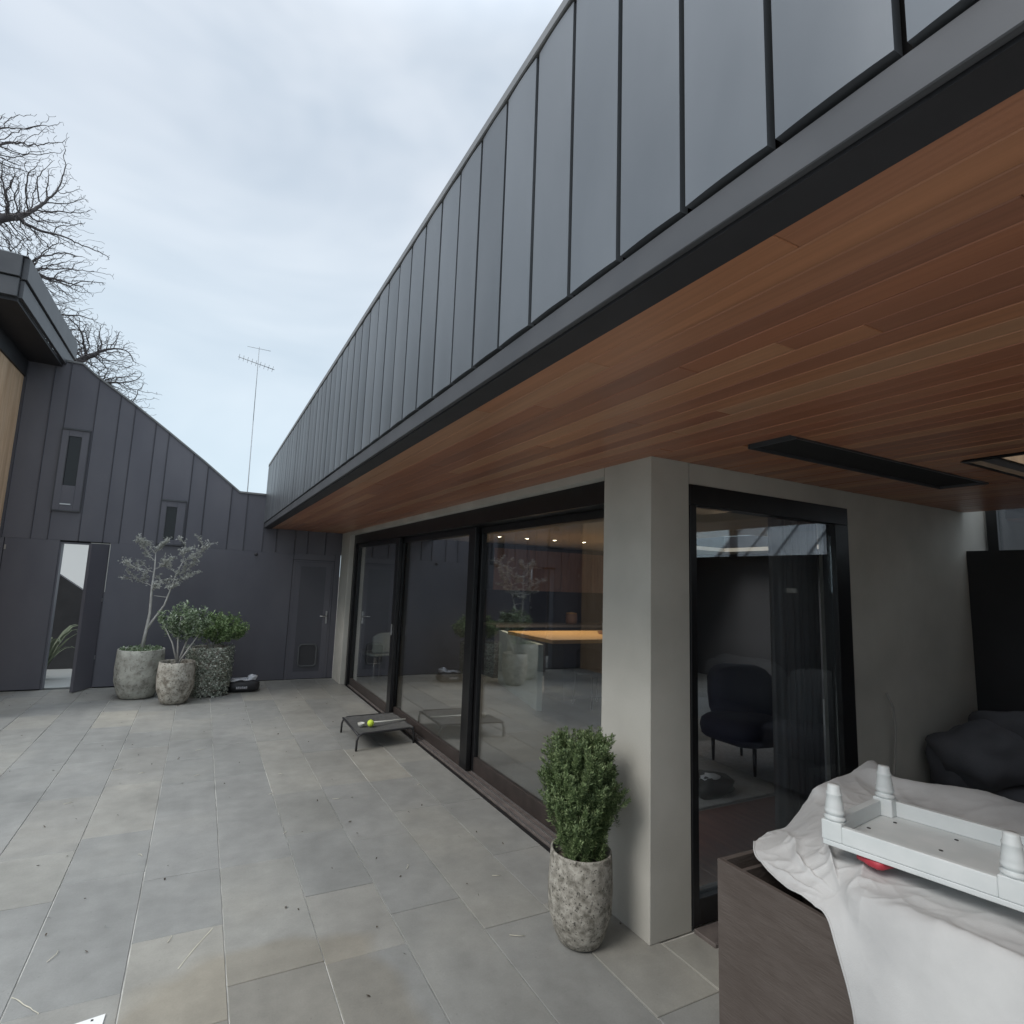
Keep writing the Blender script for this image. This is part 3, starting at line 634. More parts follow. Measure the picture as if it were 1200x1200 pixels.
# beyond the open door: path, neighbour fence with raking top, big-leaved plant
struct('side_path', MB().box(-3.2, 9.40, -.05, .3, 14, -.004), M['concrete'])
fz = thing('raked_side_wall', 'grey wall with a raking top seen through the open side door', 'wall', (-1.9, 11, 0))
part('wall', MB().prism([(-3.2, -.05), (-.6, -.05), (-.6, .46), (-1.60, 1.17), (-3.2, 2.30)], 'y', 11.0, 11.15), M['fence'], fz)
nb_ = thing('neighbouring_white_building', 'white rendered neighbouring building glimpsed through the open side door', 'building', (-5, 31, 0))
part('wall', MB().box(-9.5, 30, -.08, -.5, 36, 3.4), M['paper'], nb_)
part('roof', MB().box(-9.7, 29.8, 3.4, -.3, 36.2, 3.6), M['roof_grey'], nb_)
sp = thing('strap_leaf_plant', 'arching grey green strap leaved plant beyond the open side door', 'plant', (-1.85, 10.1, 0))
mb = MB()
for i in range(26):
    a = random.uniform(0, 2 * PI); L_ = random.uniform(.7, 1.25); w = random.uniform(.05, .09); b0 = Vector((-1.93, 10.1, .0)); pts = []
    for t in range(7):
        u = t / 6; pts.append(b0 + Vector((math.cos(a) * L_ * .55 * u, math.sin(a) * L_ * .55 * u, L_ * (1.5 * u - .95 * u * u))))
    vs = []; fs = []; sdv = Vector((-math.sin(a), math.cos(a), 0))
    for t, p in enumerate(pts):
        ww = w * (1 - (t / 6) ** 2 * .95); vs += [p - sdv * ww / 2, p + sdv * ww / 2]
    fs = [(2 * t, 2 * t + 1, 2 * t + 3, 2 * t + 2) for t in range(6)]
    part('leaf', MB().add(vs, fs, True), M['leaf_frond'], sp)

# ================================================================ LEFT HOUSE (timber wall, deep dark eave)
lh = thing('left_house', 'tall house at the left edge with pale timber wall and a deep grey metal eave', 'house', (-3, 8.5, 0))
x = 7.55
while x < 9.23:
    e_ = min(x + .14, 9.234); part('timber_board', MB().box(-2.42, x + .001, 0, -2.385, e_ - .001, 4.12, .002), M['timber_wall'], lh); x += .14
part('wall', MB().box(-5, 7.55, 0, -2.421, 9.6, 4.12), M['backing'], lh)
part('eave_soffit', MB().box(-5, 7.13, 4.34, -1.99, 9.62, 4.38).box(-5, 7.40, 4.121, -2.36, 9.236, 4.338), M['under'], lh)
part('fascia_board', MB().box(-1.988, 7.12, 4.38, -1.95, 9.62, 4.57, .003).box(-5, 7.08, 4.38, -1.989, 7.118, 4.58, .003), M['strip'], lh)
part('gutter', MB().box(-1.985, 7.11, 4.585, -1.93, 9.62, 4.83, .004).box(-5, 7.065, 4.595, -1.986, 7.11, 4.83, .004), M['strip'], lh)
part('roof', MB().prism([(-5, 4.831), (-1.94, 4.831), (-5, 5.0)], 'y', 7.08, 9.6), M['roof_grey'], lh)

# courtyard boundary on the open sides (out of frame)
def fence(x0, y0, x1, y1, h, label):
    t = thing('boundary_fence', label, 'fence', ((x0 + x1) / 2, (y0 + y1) / 2, 0))
    Ln = math.hypot(x1 - x0, y1 - y0); n = int(Ln / .6); dx, dy = (x1 - x0) / n, (y1 - y0) / n
    for i in range(n):
        T = Matrix.Translation((x0 + dx * i, y0 + dy * i, 0)) @ Matrix.Rotation(math.atan2(dy, dx), 4, 'Z')
        part('fence_board', MB().box(.003, -.02, -.07, Ln / n - .003, .02, h + random.uniform(-.004, .004), .003, T), M['fence'], t)
fence(-4.65, -6, -4.65, 7.5, 1.7, 'dark board fence along the open left side of the courtyard')
fence(-4.65, -6.05, 9.0, -6.05, 1.7, 'unseen dark board fence added behind the viewer for the lighting')  # out of view, put in as a surround for the lighting

# ================================================================ BARE TREES AND AERIAL
from mathutils.kdtree import KDTree
def bare_tree(name, label, trunk, starts, crowns, npts, seed, step, rmin, xmin):
    rnd = random.Random(seed); t = thing(name, label, 'tree', trunk[0])
    P = [Vector(p) for p in trunk]; par_ = [-1] + list(range(len(trunk) - 1))
    for br_ in starts:                                   # main limbs laid by hand, the rest grows towards the crown's points
        last = len(trunk) - 1
        for p in br_: 
            a0 = P[last]; b0 = Vector(p); n = max(1, int((b0 - a0).length / (step * 2)))
            for i in range(1, n + 1):
                q = a0.lerp(b0, i / n) + Vector([rnd.gauss(0, step * .22) for _ in range(3)]) * (i < n); P.append(q); par_.append(last); last = len(P) - 1
    A = []
    while len(A) < npts:
        c, r = crowns[0 if rnd.random() < .75 else -1]
        d = Vector([rnd.gauss(0, 1) for _ in range(3)]).normalized() * rnd.random() ** .42
        w_ = 1 + .38 * noise.noise(d * 3.2 + Vector((seed, 0, 0)))
        q = Vector((c[0] + d.x * r[0] * w_, c[1] + d.y * r[1], c[2] + d.z * r[2] * w_))
        if q.x > xmin: A.append(q)
    depth_iter = 0; kd = KDTree(len(P)); 
    near = [None] * len(A)
    for i, p in enumerate(P): kd.insert(p, i)
    kd.balance()
    for i, q in enumerate(A):
        co, ix, ds_ = kd.find(q); near[i] = (ds_, ix)
    alive = list(range(len(A)))
    while alive and depth_iter < 110:
        depth_iter += 1; pull = {}
        for i in alive: pull.setdefault(near[i][1], []).append(A[i])
        new = []
        for ix, qs in pull.items():
            d = Vector()
            for q in qs: d += (q - P[ix]).normalized()
            d.normalize(); d += Vector([rnd.gauss(0, .22) for _ in range(3)]); d.normalize()
            P.append(P[ix] + d * step); par_.append(ix); new.append(len(P) - 1)
        kn = KDTree(len(new))
        for i in new: kn.insert(P[i], i)
        kn.balance(); nxt = []
        for i in alive:
            co, ix, ds_ = kn.find(A[i])
            if ds_ < near[i][0]: near[i] = (ds_, ix)
            if near[i][0] > step * 1.25: nxt.append(i)
        if len(P) > 80000: break
        alive = nxt
    n = len(P); rad = [0.0] * n; ch = [[] for _ in range(n)]
    for i in range(n - 1, 0, -1):
        rad[i] = max(rmin, rad[i] ** (1 / 2.05)) if rad[i] else rmin
        rad[par_[i]] += rad[i] ** 2.05; ch[par_[i]].append(i)
    rad[0] = min(.32, rad[0] ** (1 / 2.05))
    thick = MB(); thin = MB(); todo = [0]; seen = 0
    while todo:
        i = todo.pop(); 
        for c in ch[i]:
            chain = [i, c]
            while ch[chain[-1]]:
                k_ = max(ch[chain[-1]], key=lambda z: rad[z])
                for z in ch[chain[-1]]:
                    if z != k_: pass
                chain.append(k_)
                if len(chain) > 400: break
            # follow only the thickest child; the others start chains of their own
            pts = [P[z] for z in chain]; rr = [min(rad[chain[1]], rad[z]) for z in chain]
            (thick if rr[0] > .03 else thin).tube(pts, rr, 7 if rr[0] > .03 else 3, cap=False)
            for z, w_ in zip(chain[1:-1], chain[2:]):
                rest = [y_ for y_ in ch[z] if y_ != w_]
                if rest: ch[z] = rest; todo.append(z)
    part('trunk', thick, M['bark_dark'], t)
    o = part('twigs', thin, M['bark_dark'], t); o['kind'] = 'stuff'
    print(name, n, len(thin.f)); return t
bare_tree('bare_tree', 'large leafless tree behind the left house, dark branches reaching in from the left edge', [(-9.6, 16.4, -.08), (-9.5, 16.3, 2), (-9.3, 16.2, 4.2), (-9.0, 16.1, 6.0)],
    [[(-7.4, 16, 7.6), (-6.0, 15.9, 8.9), (-4.7, 16, 9.75)], [(-7.2, 16.3, 7.2), (-5.7, 16.2, 8.1), (-4.5, 16.1, 8.5)], [(-6.9, 16, 6.6), (-5.4, 15.9, 7.2), (-4.5, 16, 7.4)], [(-8.2, 16, 8.4), (-6.9, 15.8, 10.3), (-5.9, 15.9, 11.1)], [(-6.8, 16.1, 5.9), (-5.2, 16, 6.2), (-4.3, 16, 6.5)]],
    [((-6.9, 16, 9.0), (3.55, 1.3, 3.6)), ((-4.45, 16, 6.9), (1.55, 1.0, 1.9))], 62000, 3, .075, .0044, -6.3)
bare_tree('bare_tree', 'smaller leafless tree just above the sloping charcoal wall top', [(-4.9, 17.2, -.08), (-4.9, 17.1, 2.5), (-4.75, 17, 4.6)],
    [[(-4.0, 16.9, 6.3), (-3.0, 16.8, 7.0)], [(-3.9, 16.9, 5.7), (-2.9, 16.8, 6.3)], [(-3.6, 16.9, 5.0), (-2.7, 16.8, 5.5)]],
    [((-3.35, 16.8, 6.15), (1.65, .9, 1.75))], 17000, 8, .068, .0044, -5)
an = thing('television_aerial', 'tall thin television aerial rising behind the charcoal wall', 'aerial', (.77, 14, 0))
part('mast', MB().tube([(.77, 14, -.08), (.765, 14, 3.6), (.74, 14, 5.2)], .011, 6).tube([(.74, 14, 5.2), (.715, 14, 7.05)], .008, 6), M['aerial'], an)
part('boom', MB().tube([(.27, 14, 6.70), (1.10, 14, 6.55)], .009, 5), M['aerial'], an)
part('boom', MB().tube([(.45, 14.0, 7.0), (.98, 14, 7.0)], .006, 5), M['aerial'], an)
for i in range(9):
    xx = .30 + i * .095; part('element', MB().tube([(xx, 13.8, 6.70 - i * .018), (xx, 14.2, 6.70 - i * .018)], .005, 4), M['aerial'], an)

# ================================================================ POTTED PLANTS
def pot(parent, c, r, h, m, base=.62, belly=1.0, soil=True, seed=0, sy=1):
    pr = [(0.001, 0), (r * base * .8, 0), (r * base, .012), (r * (base * .55 + .45) * .97, h * .12), (r * belly * .97, h * .35), (r * belly, h * .6), (r * .985, h * .85), (r * .965, h - .008), (r * .95, h),
          (r * .90, h), (r * .88, h - .02), (r * .87, h - .05)]
    o = part('pot', MB().lathe(pr, 40, (*c, 0), wob=.03, seed=seed), m, parent)
    part('soil', MB().lathe([(r * .875, h - .055), (r * .6, h - .035), (.001, h - .025)], 24, (*c, 0), wob=.05), M['soil'] if soil is True else soil, parent)
    return o
# A: large pale pot with the slender silvery tree
a = thing('potted_tree', 'slender silvery small tree in the widest weathered concrete pot against the far wall', 'potted tree', (-.60, 8.50, 0))
pot(a, (-.60, 8.50), .275, .60, M['pot1'], .72, 1.0, M['moss'], 3)
mm = MB()
for i in range(500):
    an_ = random.uniform(0, 2 * PI); r_ = .25 * math.sqrt(random.random()); mm.leaf((-.60 + r_ * math.cos(an_), 8.5 + r_ * math.sin(an_), .56 + random.uniform(0, .05)), (random.uniform(-1, 1), random.uniform(-1, 1), .5), .035, .022)
part('ground_cover', mm, M['leaf_mid'], a)['kind'] = 'stuff'
tr = MB()
base_ = Vector((-.60, 8.5, .55))
tr.tube([base_, (-.575, 8.5, .82), (-.555, 8.49, 1.05), (-.565, 8.49, 1.38), (-.56, 8.49, 1.62), (-.57, 8.5, 1.85)], [.026, .020, .017, .014, .010, .005], 8)
tr.tube([(-.573, 8.5, .84), (-.50, 8.48, .98), (-.40, 8.46, 1.16), (-.34, 8.46, 1.40), (-.30, 8.46, 1.58), (-.24, 8.46, 1.75)], [.017, .014, .012, .010, .007, .004], 8)
tr.tube([(-.37, 8.46, 1.26), (-.46, 8.47, 1.27), (-.53, 8.46, 1.28)], [.007, .005, .003], 5)
part('trunk', tr, M['bark_grey'], a)
br = MB(); lv = MB(); rn = random.Random(5)
def twig(p, d, L, r, n):
    pts = [Vector(p)]; dd = Vector(d).normalized()
    for i in range(5):
        dd = (dd + Vector((rn.gauss(0, .12), rn.gauss(0, .12), rn.gauss(.03, .08)))).normalized(); pts.append(pts[-1] + dd * L / 5)
    br.tube(pts, [r * (1 - .7 * i / 5) for i in range(6)], 4)
    for i in range(1, 6):
        if n > 0 and rn.random() < .85: twig(pts[i], dd + Vector((rn.gauss(0, .7), rn.gauss(0, .6), rn.gauss(.1, .35))), L * .5, r * .6, n - 1)
        for _ in range(2):
            lv.leaf(pts[i] + Vector((rn.gauss(0, .008), rn.gauss(0, .008), rn.gauss(0, .008))), (rn.gauss(0, 1), rn.gauss(0, 1), rn.gauss(0, .5)), rn.uniform(.018, .034), rn.uniform(.012, .02))
for p, d, L in (((-.565, 8.49, 1.40), (-1, .1, .55), .30), ((-.565, 8.49, 1.45), (1, -.1, .35), .28), ((-.56, 8.49, 1.58), (-1, -.3, .5), .34), ((-.56, 8.49, 1.62), (.9, .3, .5), .26),
                ((-.56, 8.49, 1.72), (-.9, .1, .8), .30), ((-.57, 8.5, 1.82), (-.5, -.2, .9), .24), ((-.57, 8.5, 1.84), (.7, -.2, .7), .20), ((-.33, 8.46, 1.42), (1, .1, .5), .30),
                ((-.30, 8.46, 1.55), (1, -.1, .55), .30), ((-.25, 8.46, 1.72), (.9, 0, .9), .38), ((-.24, 8.46, 1.74), (-.3, .2, 1), .26), ((-.30, 8.46, 1.58), (-.8, -.4, .5), .22), ((-.56, 8.49, 1.35), (.3, -1, .4), .22), ((-.34, 8.46, 1.38), (-.2, -1, .3), .22)):
    twig(p, d, L * .86, .007, 2)
part('branches', br, M['bark_grey'], a); part('foliage', lv, M['leaf_silver'], a)['kind'] = 'stuff'

def shrub(parent, base, stems, cen, rad, nl, m, ls, seed, bark='bark_grey'):
    rn_ = random.Random(seed); s_ = MB()
    for e_ in stems:
        mid = Vector(base).lerp(Vector(e_), .5) + Vector((rn_.gauss(0, .02), rn_.gauss(0, .02), .02)); s_.tube([base, mid, e_], [.012, .009, .004], 6)
    part('stems', s_, M[bark], parent)
    f = MB()
    cl = []
    for i in range(int(nl / 26)):
        while True:
            p = Vector([rn_.uniform(-1, 1) for _ in range(3)])
            if p.length < 1: break
        cl.append(Vector(cen) + Vector((p.x * rad[0], p.y * rad[1], p.z * rad[2])))
    for c_ in cl:
        ax = (c_ - Vector(base)).normalized(); ax = (ax + Vector((rn_.gauss(0, .4), rn_.gauss(0, .4), .3))).normalized()
        for k_ in range(26):
            u = k_ / 25; pp = c_ + ax * (u - .5) * .12 + Vector([rn_.gauss(0, .012) for _ in range(3)])
            aa = k_ * 2.4; sd_ = ax.orthogonal().normalized(); sd2 = ax.cross(sd_)
            f.leaf(pp, sd_ * math.cos(aa) + sd2 * math.sin(aa) + ax * .6, ls * rn_.uniform(.7, 1.3), ls * .5, up=ax)
    part('foliage', f, m, parent)['kind'] = 'stuff'
b = thing('potted_shrub', 'open leafy shrub in the small pitted concrete pot at the front of the group', 'potted plant', (-.165, 8.0, 0))
pot(b, (-.165, 8.02), .208, .50, M['pot2'], .68, 1.02, True, 9)
shrub(b, (-.165, 8.02, .46), [(-.36, 8.0, .95), (-.18, 7.98, 1.05), (-.02, 8.05, 1.02), (.05, 8.0, .85)], (-.13, 8.02, .98), (.28, .20, .20), 2100, M['leaf_mid'], .045, 21)
c_ = thing('potted_shrub', 'bushy green shrub in a round pot smothered by small leaved creeper', 'potted plant', (.20, 8.45, 0))
pot(c_, (.20, 8.45), .235, .62, M['pot2'], .80, 1.0, True, 4)
shrub(c_, (.20, 8.45, .58), [(.05, 8.45, .85), (.2, 8.4, .95), (.4, 8.45, .85), (.35, 8.5, .9)], (.30, 8.45, .86), (.34, .26, .17), 3600, M['leaf_bright'], .042, 22)
f = MB(); rn = random.Random(3)
for i in range(5200):
    an_ = rn.uniform(0, 2 * PI); z = rn.uniform(.0, .64); rr_ = .235 * (.86 + .14 * min(1, z / .3)) + rn.uniform(.0, .05) + .02 * noise.noise(Vector((an_ * 2, z * 6, 0)))
    f.leaf((.20 + rr_ * math.cos(an_), 8.45 + rr_ * math.sin(an_), z), (math.cos(an_) * .6 + rn.gauss(0, .5), math.sin(an_) * .6 + rn.gauss(0, .5), -.4 + rn.gauss(0, .4)), rn.uniform(.018, .034), rn.uniform(.016, .026), up=Vector((math.cos(an_), math.sin(an_), .8)))
part('creeper', f, M['leaf_creeper'], c_)['kind'] = 'stuff'

# near pot
n_ = thing('potted_conifer', 'dense green bushy conifer in a tall speckled pot beside the grey corner column', 'potted plant', (1.735, 2.29, 0))
pot(n_, (1.735, 2.29), .150, .405, M['pot3'], .66, 1.02, True, 12)
st = MB(); fo = MB(); rn = random.Random(8)
tips = []
for i in range(520):
    an_ = rn.uniform(0, 2 * PI); hz = rn.uniform(.45, .90); prof = min(1, .58 + (hz - .44) * 2.0) if hz < .70 else 1 - (hz - .70) * .9
    lump = 1 + .55 * noise.noise(Vector((math.cos(an_) * 1.6, math.sin(an_) * 1.6, hz * 7)))
    rr_ = .178 * prof * lump * rn.random() ** .35
    tips.append((Vector((1.735 + rr_ * math.cos(an_), 2.29 + rr_ * math.sin(an_), hz)), rr_, an_))
for p, rr_, an_ in tips:
    b0 = Vector((1.735 + .25 * rr_ * math.cos(an_), 2.29 + .25 * rr_ * math.sin(an_), .37)); m1_ = b0.lerp(p, .6) + Vector((math.cos(an_), math.sin(an_), 0)) * .02
    if len(st.v) < 700: st.tube([b0, b0.lerp(m1_, .5), b0.lerp(p, .45)], [.006, .005, .003], 4)
    ax = (Vector((math.cos(an_) * rr_ * 1.3, math.sin(an_) * rr_ * 1.3, .34)) + Vector((rn.gauss(0, .07), rn.gauss(0, .07), 0))).normalized()
    L_ = rn.uniform(.11, .20); sd_ = ax.orthogonal().normalized(); sd2 = ax.cross(sd_)
    for k_ in range(190):
        u = k_ / 189; aa = k_ * 2.399; d = (sd_ * math.cos(aa) + sd2 * math.sin(aa)) + ax * (.1 + 1.0 * u)
        fo.leaf(p + ax * (u - .75) * L_ + Vector((rn.gauss(0, .006), rn.gauss(0, .006), 0)), d, rn.uniform(.018, .028) * (1 - .3 * u), .0058, up=ax, fold=.1)
part('stems', st, M['bark_brown'], n_); part('foliage', fo, M['leaf_conifer'], n_)['kind'] = 'stuff'

# soil bag
bg = thing('soil_bag', 'black bag of potting mix with crumpled white top lying beside the creeper pot', 'bag', (.65, 8.5, 0))
part('sack', MB().ell((.655, 8.55, .075), (.205, .13, .078), 24, 12, .12, 4, pw=.55), M['rubber'], bg)
part('crumpled_film', MB().ell((.66, 8.56, .150), (.15, .09, .028), 16, 8, .9, 2).ell((.76, 8.56, .175), (.05, .06, .042), 12, 8, .8, 7).ell((.54, 8.54, .145), (.09, .06, .02), 12, 8, .8, 9), M['whitefilm'], bg)
lt = MB()
for i in range(6):
    x0 = .560 + i * .024; lt.box(x0, 8.404, .055, x0 + .005, 8.408, .085).box(x0 + .012, 8.404, .055, x0 + .016, 8.408, .085)
    if i % 2: lt.box(x0 + .005, 8.404, .080, x0 + .012, 8.408, .085)
    else: lt.box(x0 + .005, 8.404, .066, x0 + .012, 8.408, .071)
part('lettering', lt, M['whitefilm'], bg)

# ================================================================ PET BED + BALL LAUNCHER
pb = thing('raised_pet_bed', 'low raised pet bed with grey mesh top and black legs by the glass doors', 'pet bed', (1.77, 5.8, 0))
A_, B_, C_, D_ = (1.48, 6.10), (1.47, 5.42), (2.05, 5.50), (2.04, 6.14)
zt = .145
g_ = MB(); n = 14
vs = []
for j in range(n + 1):
    for i in range(n + 1):
        u, v = i / n, j / n
        p = (Vector(A_) * (1 - u) + Vector(D_) * u) * (1 - v) + (Vector(B_) * (1 - u) + Vector(C_) * u) * v
        s_ = -.018 * math.sin(PI * u) * math.sin(PI * v) - .006 * (noise.noise(Vector((u * 6, v * 6, 0))) + .4); vs.append((p.x, p.y, zt + s_ + .012))
fs = [(j * (n + 1) + i, (j + 1) * (n + 1) + i, (j + 1) * (n + 1) + i + 1, j * (n + 1) + i + 1) for j in range(n) for i in range(n)]
vs2 = [(a_, b_, c2_ - .006) for a_, b_, c2_ in vs]
g_.add(vs, fs, True); g_.add(vs2, [tuple(reversed(q)) for q in fs], True)
part('mesh_top', g_, M['mesh_fabric'], pb)
part('rail', MB().tube([(*A_, zt), (*B_, zt)], .011, 8), M['rubber'], pb); part('rail', MB().tube([(*D_, zt), (*C_, zt)], .011, 8), M['rubber'], pb)
for (p, q) in ((A_, D_), (B_, C_)):
    P, Q = Vector((*p, 0)), Vector((*q, 0)); d = (Q - P).normalized()
    pts = [P - d * .012 + Vector((0, 0, .0)), P - d * .010 + Vector((0, 0, .09)), P + d * .005 + Vector((0, 0, .135)), P + d * .045 + Vector((0, 0, zt + .006)), Q - d * .045 + Vector((0, 0, zt + .006)), Q - d * .005 + Vector((0, 0, .135)), Q + d * .010 + Vector((0, 0, .09)), Q + d * .012]
    part('leg', MB().tube(pts, .0105, 8), M['rubber'], pb)
bl = thing('ball_launcher', 'pale plastic ball launcher stick lying across the pet bed', 'dog toy', (1.8, 5.72, .16))
part('shaft', MB().tube([(1.64, 5.70, .178), (1.85, 5.74, .170), (2.06, 5.78, .166)], [.010, .008, .009], 8), M['pale_plastic'], bl)
part('cup', MB().lathe([(.001, -.03), (.024, -.022), (.034, 0), (.036, .012), (.030, .01), (.020, -.014), (.001, -.02)], 16, (1.565, 5.69, .176)), M['pale_plastic'], bl)
single('tennis_ball', MB().ell((1.655, 5.665, .182), (.034, .034, .034), 18, 12), M['ball'], 'yellow green tennis ball resting on the raised pet bed', 'ball')

# ================================================================ CRATE, COVERED TABLE, UPTURNED FOOTSTOOL
cb = thing('brown_box', 'open topped dark brown wood grain box standing in front of the covered table', 'box', (1.9, 1.27, 0))
part('side_panel', MB().box(1.745, 1.045, 0, 1.765, 1.505, .697, .0015), M['crate'], cb)
part('side_panel', MB().box(2.13, 1.045, 0, 2.15, 1.505, .697, .0015), M['crate'], cb)
part('end_panel', MB().box(1.766, 1.485, 0, 2.129, 1.505, .696, .0015), M['crate'], cb)
part('end_panel', MB().box(1.766, 1.045, 0, 2.129, 1.065, .696, .0015), M['crate'], cb)
part('base_panel', MB().box(1.766, 1.066, .02, 2.129, 1.476, .04), M['crate_in'], cb)
part('inner_panel', MB().box(1.80, 1.44, .10, 2.11, 1.455, .672, .001), M['crate'], cb)
tb = thing('outdoor_table', 'table hidden under the white dust sheet', 'table', (2.3, .75, 0))
part('tabletop', MB().box(1.80, .0, .745, 2.78, 1.04, .78, .004).box(2.18, 1.041, .745, 2.76, 1.43, .78, .004), M['crate_in'], tb)
for (xx, yy) in ((1.86, .06), (2.72, .06), (2.20, 1.38), (2.72, 1.38)): part('leg', MB().box(xx - .03, yy - .03, 0, xx + .03, yy + .03, .744, .003), M['crate_in'], tb)
# dust sheet: surface lofted through rows of points, then folded and wrinkled
def cr_(P, t):
    n = len(P) - 1; t = max(0, min(.99999, t)) * n; i = int(t); u = t - i
    p = [Vector(P[max(0, min(n, i + k_))]) for k_ in (-1, 0, 1, 2)]
    return .5 * ((2 * p[1]) + (p[2] - p[0]) * u + (2 * p[0] - 5 * p[1] + 4 * p[2] - p[3]) * u * u + (3 * p[1] - p[0] - 3 * p[2] + p[3]) * u ** 3)
rows = [  # each row runs along the sheet from the far end to the near end
 [(1.95, 1.51, .712), (1.86, 1.43, .708), (1.775, 1.26, .709), (1.755, 1.165, .716), (1.724, 1.085, .690), (1.715, 1.02, .52), (1.712, .97, .18), (1.71, .20, .15)],
 [(2.07, 1.535, .722), (1.93, 1.42, .735), (1.83, 1.25, .742), (1.80, 1.13, .752), (1.748, 1.05, .735), (1.725, .95, .62), (1.718, .75, .42), (1.715, .20, .42)],
 [(2.136, 1.51, .737), (2.02, 1.38, .775), (1.91, 1.24, .785), (1.84, 1.12, .795), (1.775, 1.03, .80), (1.768, .90, .80), (1.766, .70, .80), (1.766, .20, .80)],
 [(2.25, 1.50, .822), (2.14, 1.38, .835), (2.02, 1.24, .820), (1.93, 1.12, .815), (1.88, 1.0, .812), (1.87, .88, .810), (1.87, .68, .806), (1.87, .20, .804)],
 [(2.275, 1.46, .892), (2.30, 1.36, .870), (2.22, 1.25, .850), (2.18, 1.12, .835), (2.16, .97, .830), (2.16, .82, .822), (2.16, .60, .815), (2.16, .20, .812)],
 [(2.483, 1.465, .912), (2.50, 1.38, .885), (2.50, 1.28, .872), (2.50, 1.14, .866), (2.50, .98, .862), (2.50, .82, .858), (2.50, .58, .85), (2.50, .20, .84)],
 [(2.69, 1.457, .924), (2.64, 1.36, .902), (2.72, 1.23, .900), (2.79, 1.13, .908), (2.81, 1.0, .898), (2.80, .84, .892), (2.78, .56, .88), (2.78, .20, .86)],
 [(2.84, 1.46, .50), (2.88, 1.36, .50), (2.90, 1.23, .50), (2.92, 1.10, .50), (2.92, .95, .50), (2.90, .78, .50), (2.88, .52, .50), (2.88, .20, .50)]]
NU, NV = 240, 210
vs = []
for j in range(NV + 1):
    v = j / NV
    for i in range(NU + 1):
        u = i / NU
        P = [cr_(r_, u) for r_ in rows]; p = cr_(P, v)
        q = Vector((p.x, p.y, p.z))
        # folds radiating from the table corner, long soft hanging folds, fine crumple
        side = max(0, 1 - v / .38); ex = math.exp(-((v - .28) / .20) ** 2) * math.exp(-((u - .34) / .24) ** 2)
        ang_ = math.atan2(v - .12, u - .52); ex *= min(1, max(0, math.hypot(v - .12, u - .52) * 5 - .5))
        rdg = lambda n_: (1 - min(1, abs(n_) * 3.2)) ** 2
        w = .034 * ex * rdg(math.sin(ang_ * 5.5 + 1.6 * noise.noise(q * 7)) * .45)
        w += (.002 + .016 * ex) * rdg(noise.noise(Vector((p.x * 9 + p.y * 5, p.y * 5 - p.x * 3, 1.7))))
        w += .006 * rdg(noise.noise(Vector((p.x * 3 - p.y * 4, p.y * 3 + p.x * 3, 5.1)))) * (.4 + .6 * min(1, v * 2))
        w += .0018 * rdg(noise.noise(q * 16)) + .003 * noise.noise(q * 9)
        hang = 1 if v < .26 else 0
        if v < .26 and u > .45: q.x -= .010 * math.sin(u * 30 + 4 * noise.noise(q * 3)) * (1 - v / .26) + w * .5
        else: q.z += w
        vs.append(q)
fs = [(j * (NU + 1) + i, j * (NU + 1) + i + 1, (j + 1) * (NU + 1) + i + 1, (j + 1) * (NU + 1) + i) for j in range(NV) for i in range(NU)]
me = MB().add(vs, fs, True)
ds = single('dust_sheet', me, M['cloth'], 'crumpled white cotton dust sheet draped over the table and the brown box', 'cloth')
part('hem', MB().tube([q_ + Vector((0, 0, .001)) for q_ in vs[0:NU + 1:3]], .0035, 6), M['cloth'], ds)
md = ds.modifiers.new('thickness', 'SOLIDIFY'); md.thickness = .002; md.offset = -1

# upturned footstool (tabletop down, legs up)
fs_ = thing('upturned_footstool', 'small white footstool turned upside down on the dust sheet, four turned legs up', 'footstool', (2.10, .96, .88))
Ac, Bc, Cc = Vector((1.835, 1.175, 0)), Vector((1.945, .715, 0)), Vector((2.27, 1.235, 0)); Dc = Bc + Cc - Ac
ex_, ey_ = (Cc - Ac), (Bc - Ac)
def fpt(u, v, z): p = Ac + ex_ * u + ey_ * v; return Vector((p.x, p.y, z))
def fbox(u0, v0, z0, u1, v1, z1):
    vs = [fpt(u0, v0, z0), fpt(u1, v0, z0), fpt(u1, v1, z0), fpt(u0, v1, z0), fpt(u0, v0, z1), fpt(u1, v0, z1), fpt(u1, v1, z1), fpt(u0, v1, z1)]
    fcs = [(0, 1, 2, 3), (7, 6, 5, 4), (4, 5, 1, 0), (5, 6, 2, 1), (6, 7, 3, 2), (7, 4, 0, 3)]
    return vs, fcs
def fb(name, *a_):
    m_ = MB(); m_.add(*fbox(*a_)); o = part(name, m_, M['white'], fs_); bv = o.modifiers.new('bevel', 'BEVEL'); bv.width = .003; bv.segments = 2; return o
fb('seat_board', .004, .004, .868, .996, .996, .884)
fb('rail', .0, .12, .8845, .05, .88, .935); fb('rail', .95, .12, .8845, 1.0, .88, .935)
fb('rail', .12, .0, .8845, .88, .05, .935); fb('rail', .12, .95, .8845, .88, 1.0, .935)
for u in (0, 1):
    for v in (0, 1):
        fb('corner_block', u * .88, v * .88, .8845, u * .88 + .12, v * .88 + .12, .943)
        c0 = fpt(u * .88 + .06, v * .88 + .06, .943)
        pr = [(.001, 0), (.026, 0), (.030, .005), (.030, .010), (.024, .014), (.022, .017), (.028, .021), (.028, .030), (.025, .034), (.026, .040), (.0235, .055), (.021, .074), (.0225, .077), (.0225, .081), (.0195, .084), (.018, .100), (.0165, .106), (.001, .107)]
        part('leg', MB().lathe(pr, 20, c0), M['white'], fs_)
sc_ = MB()
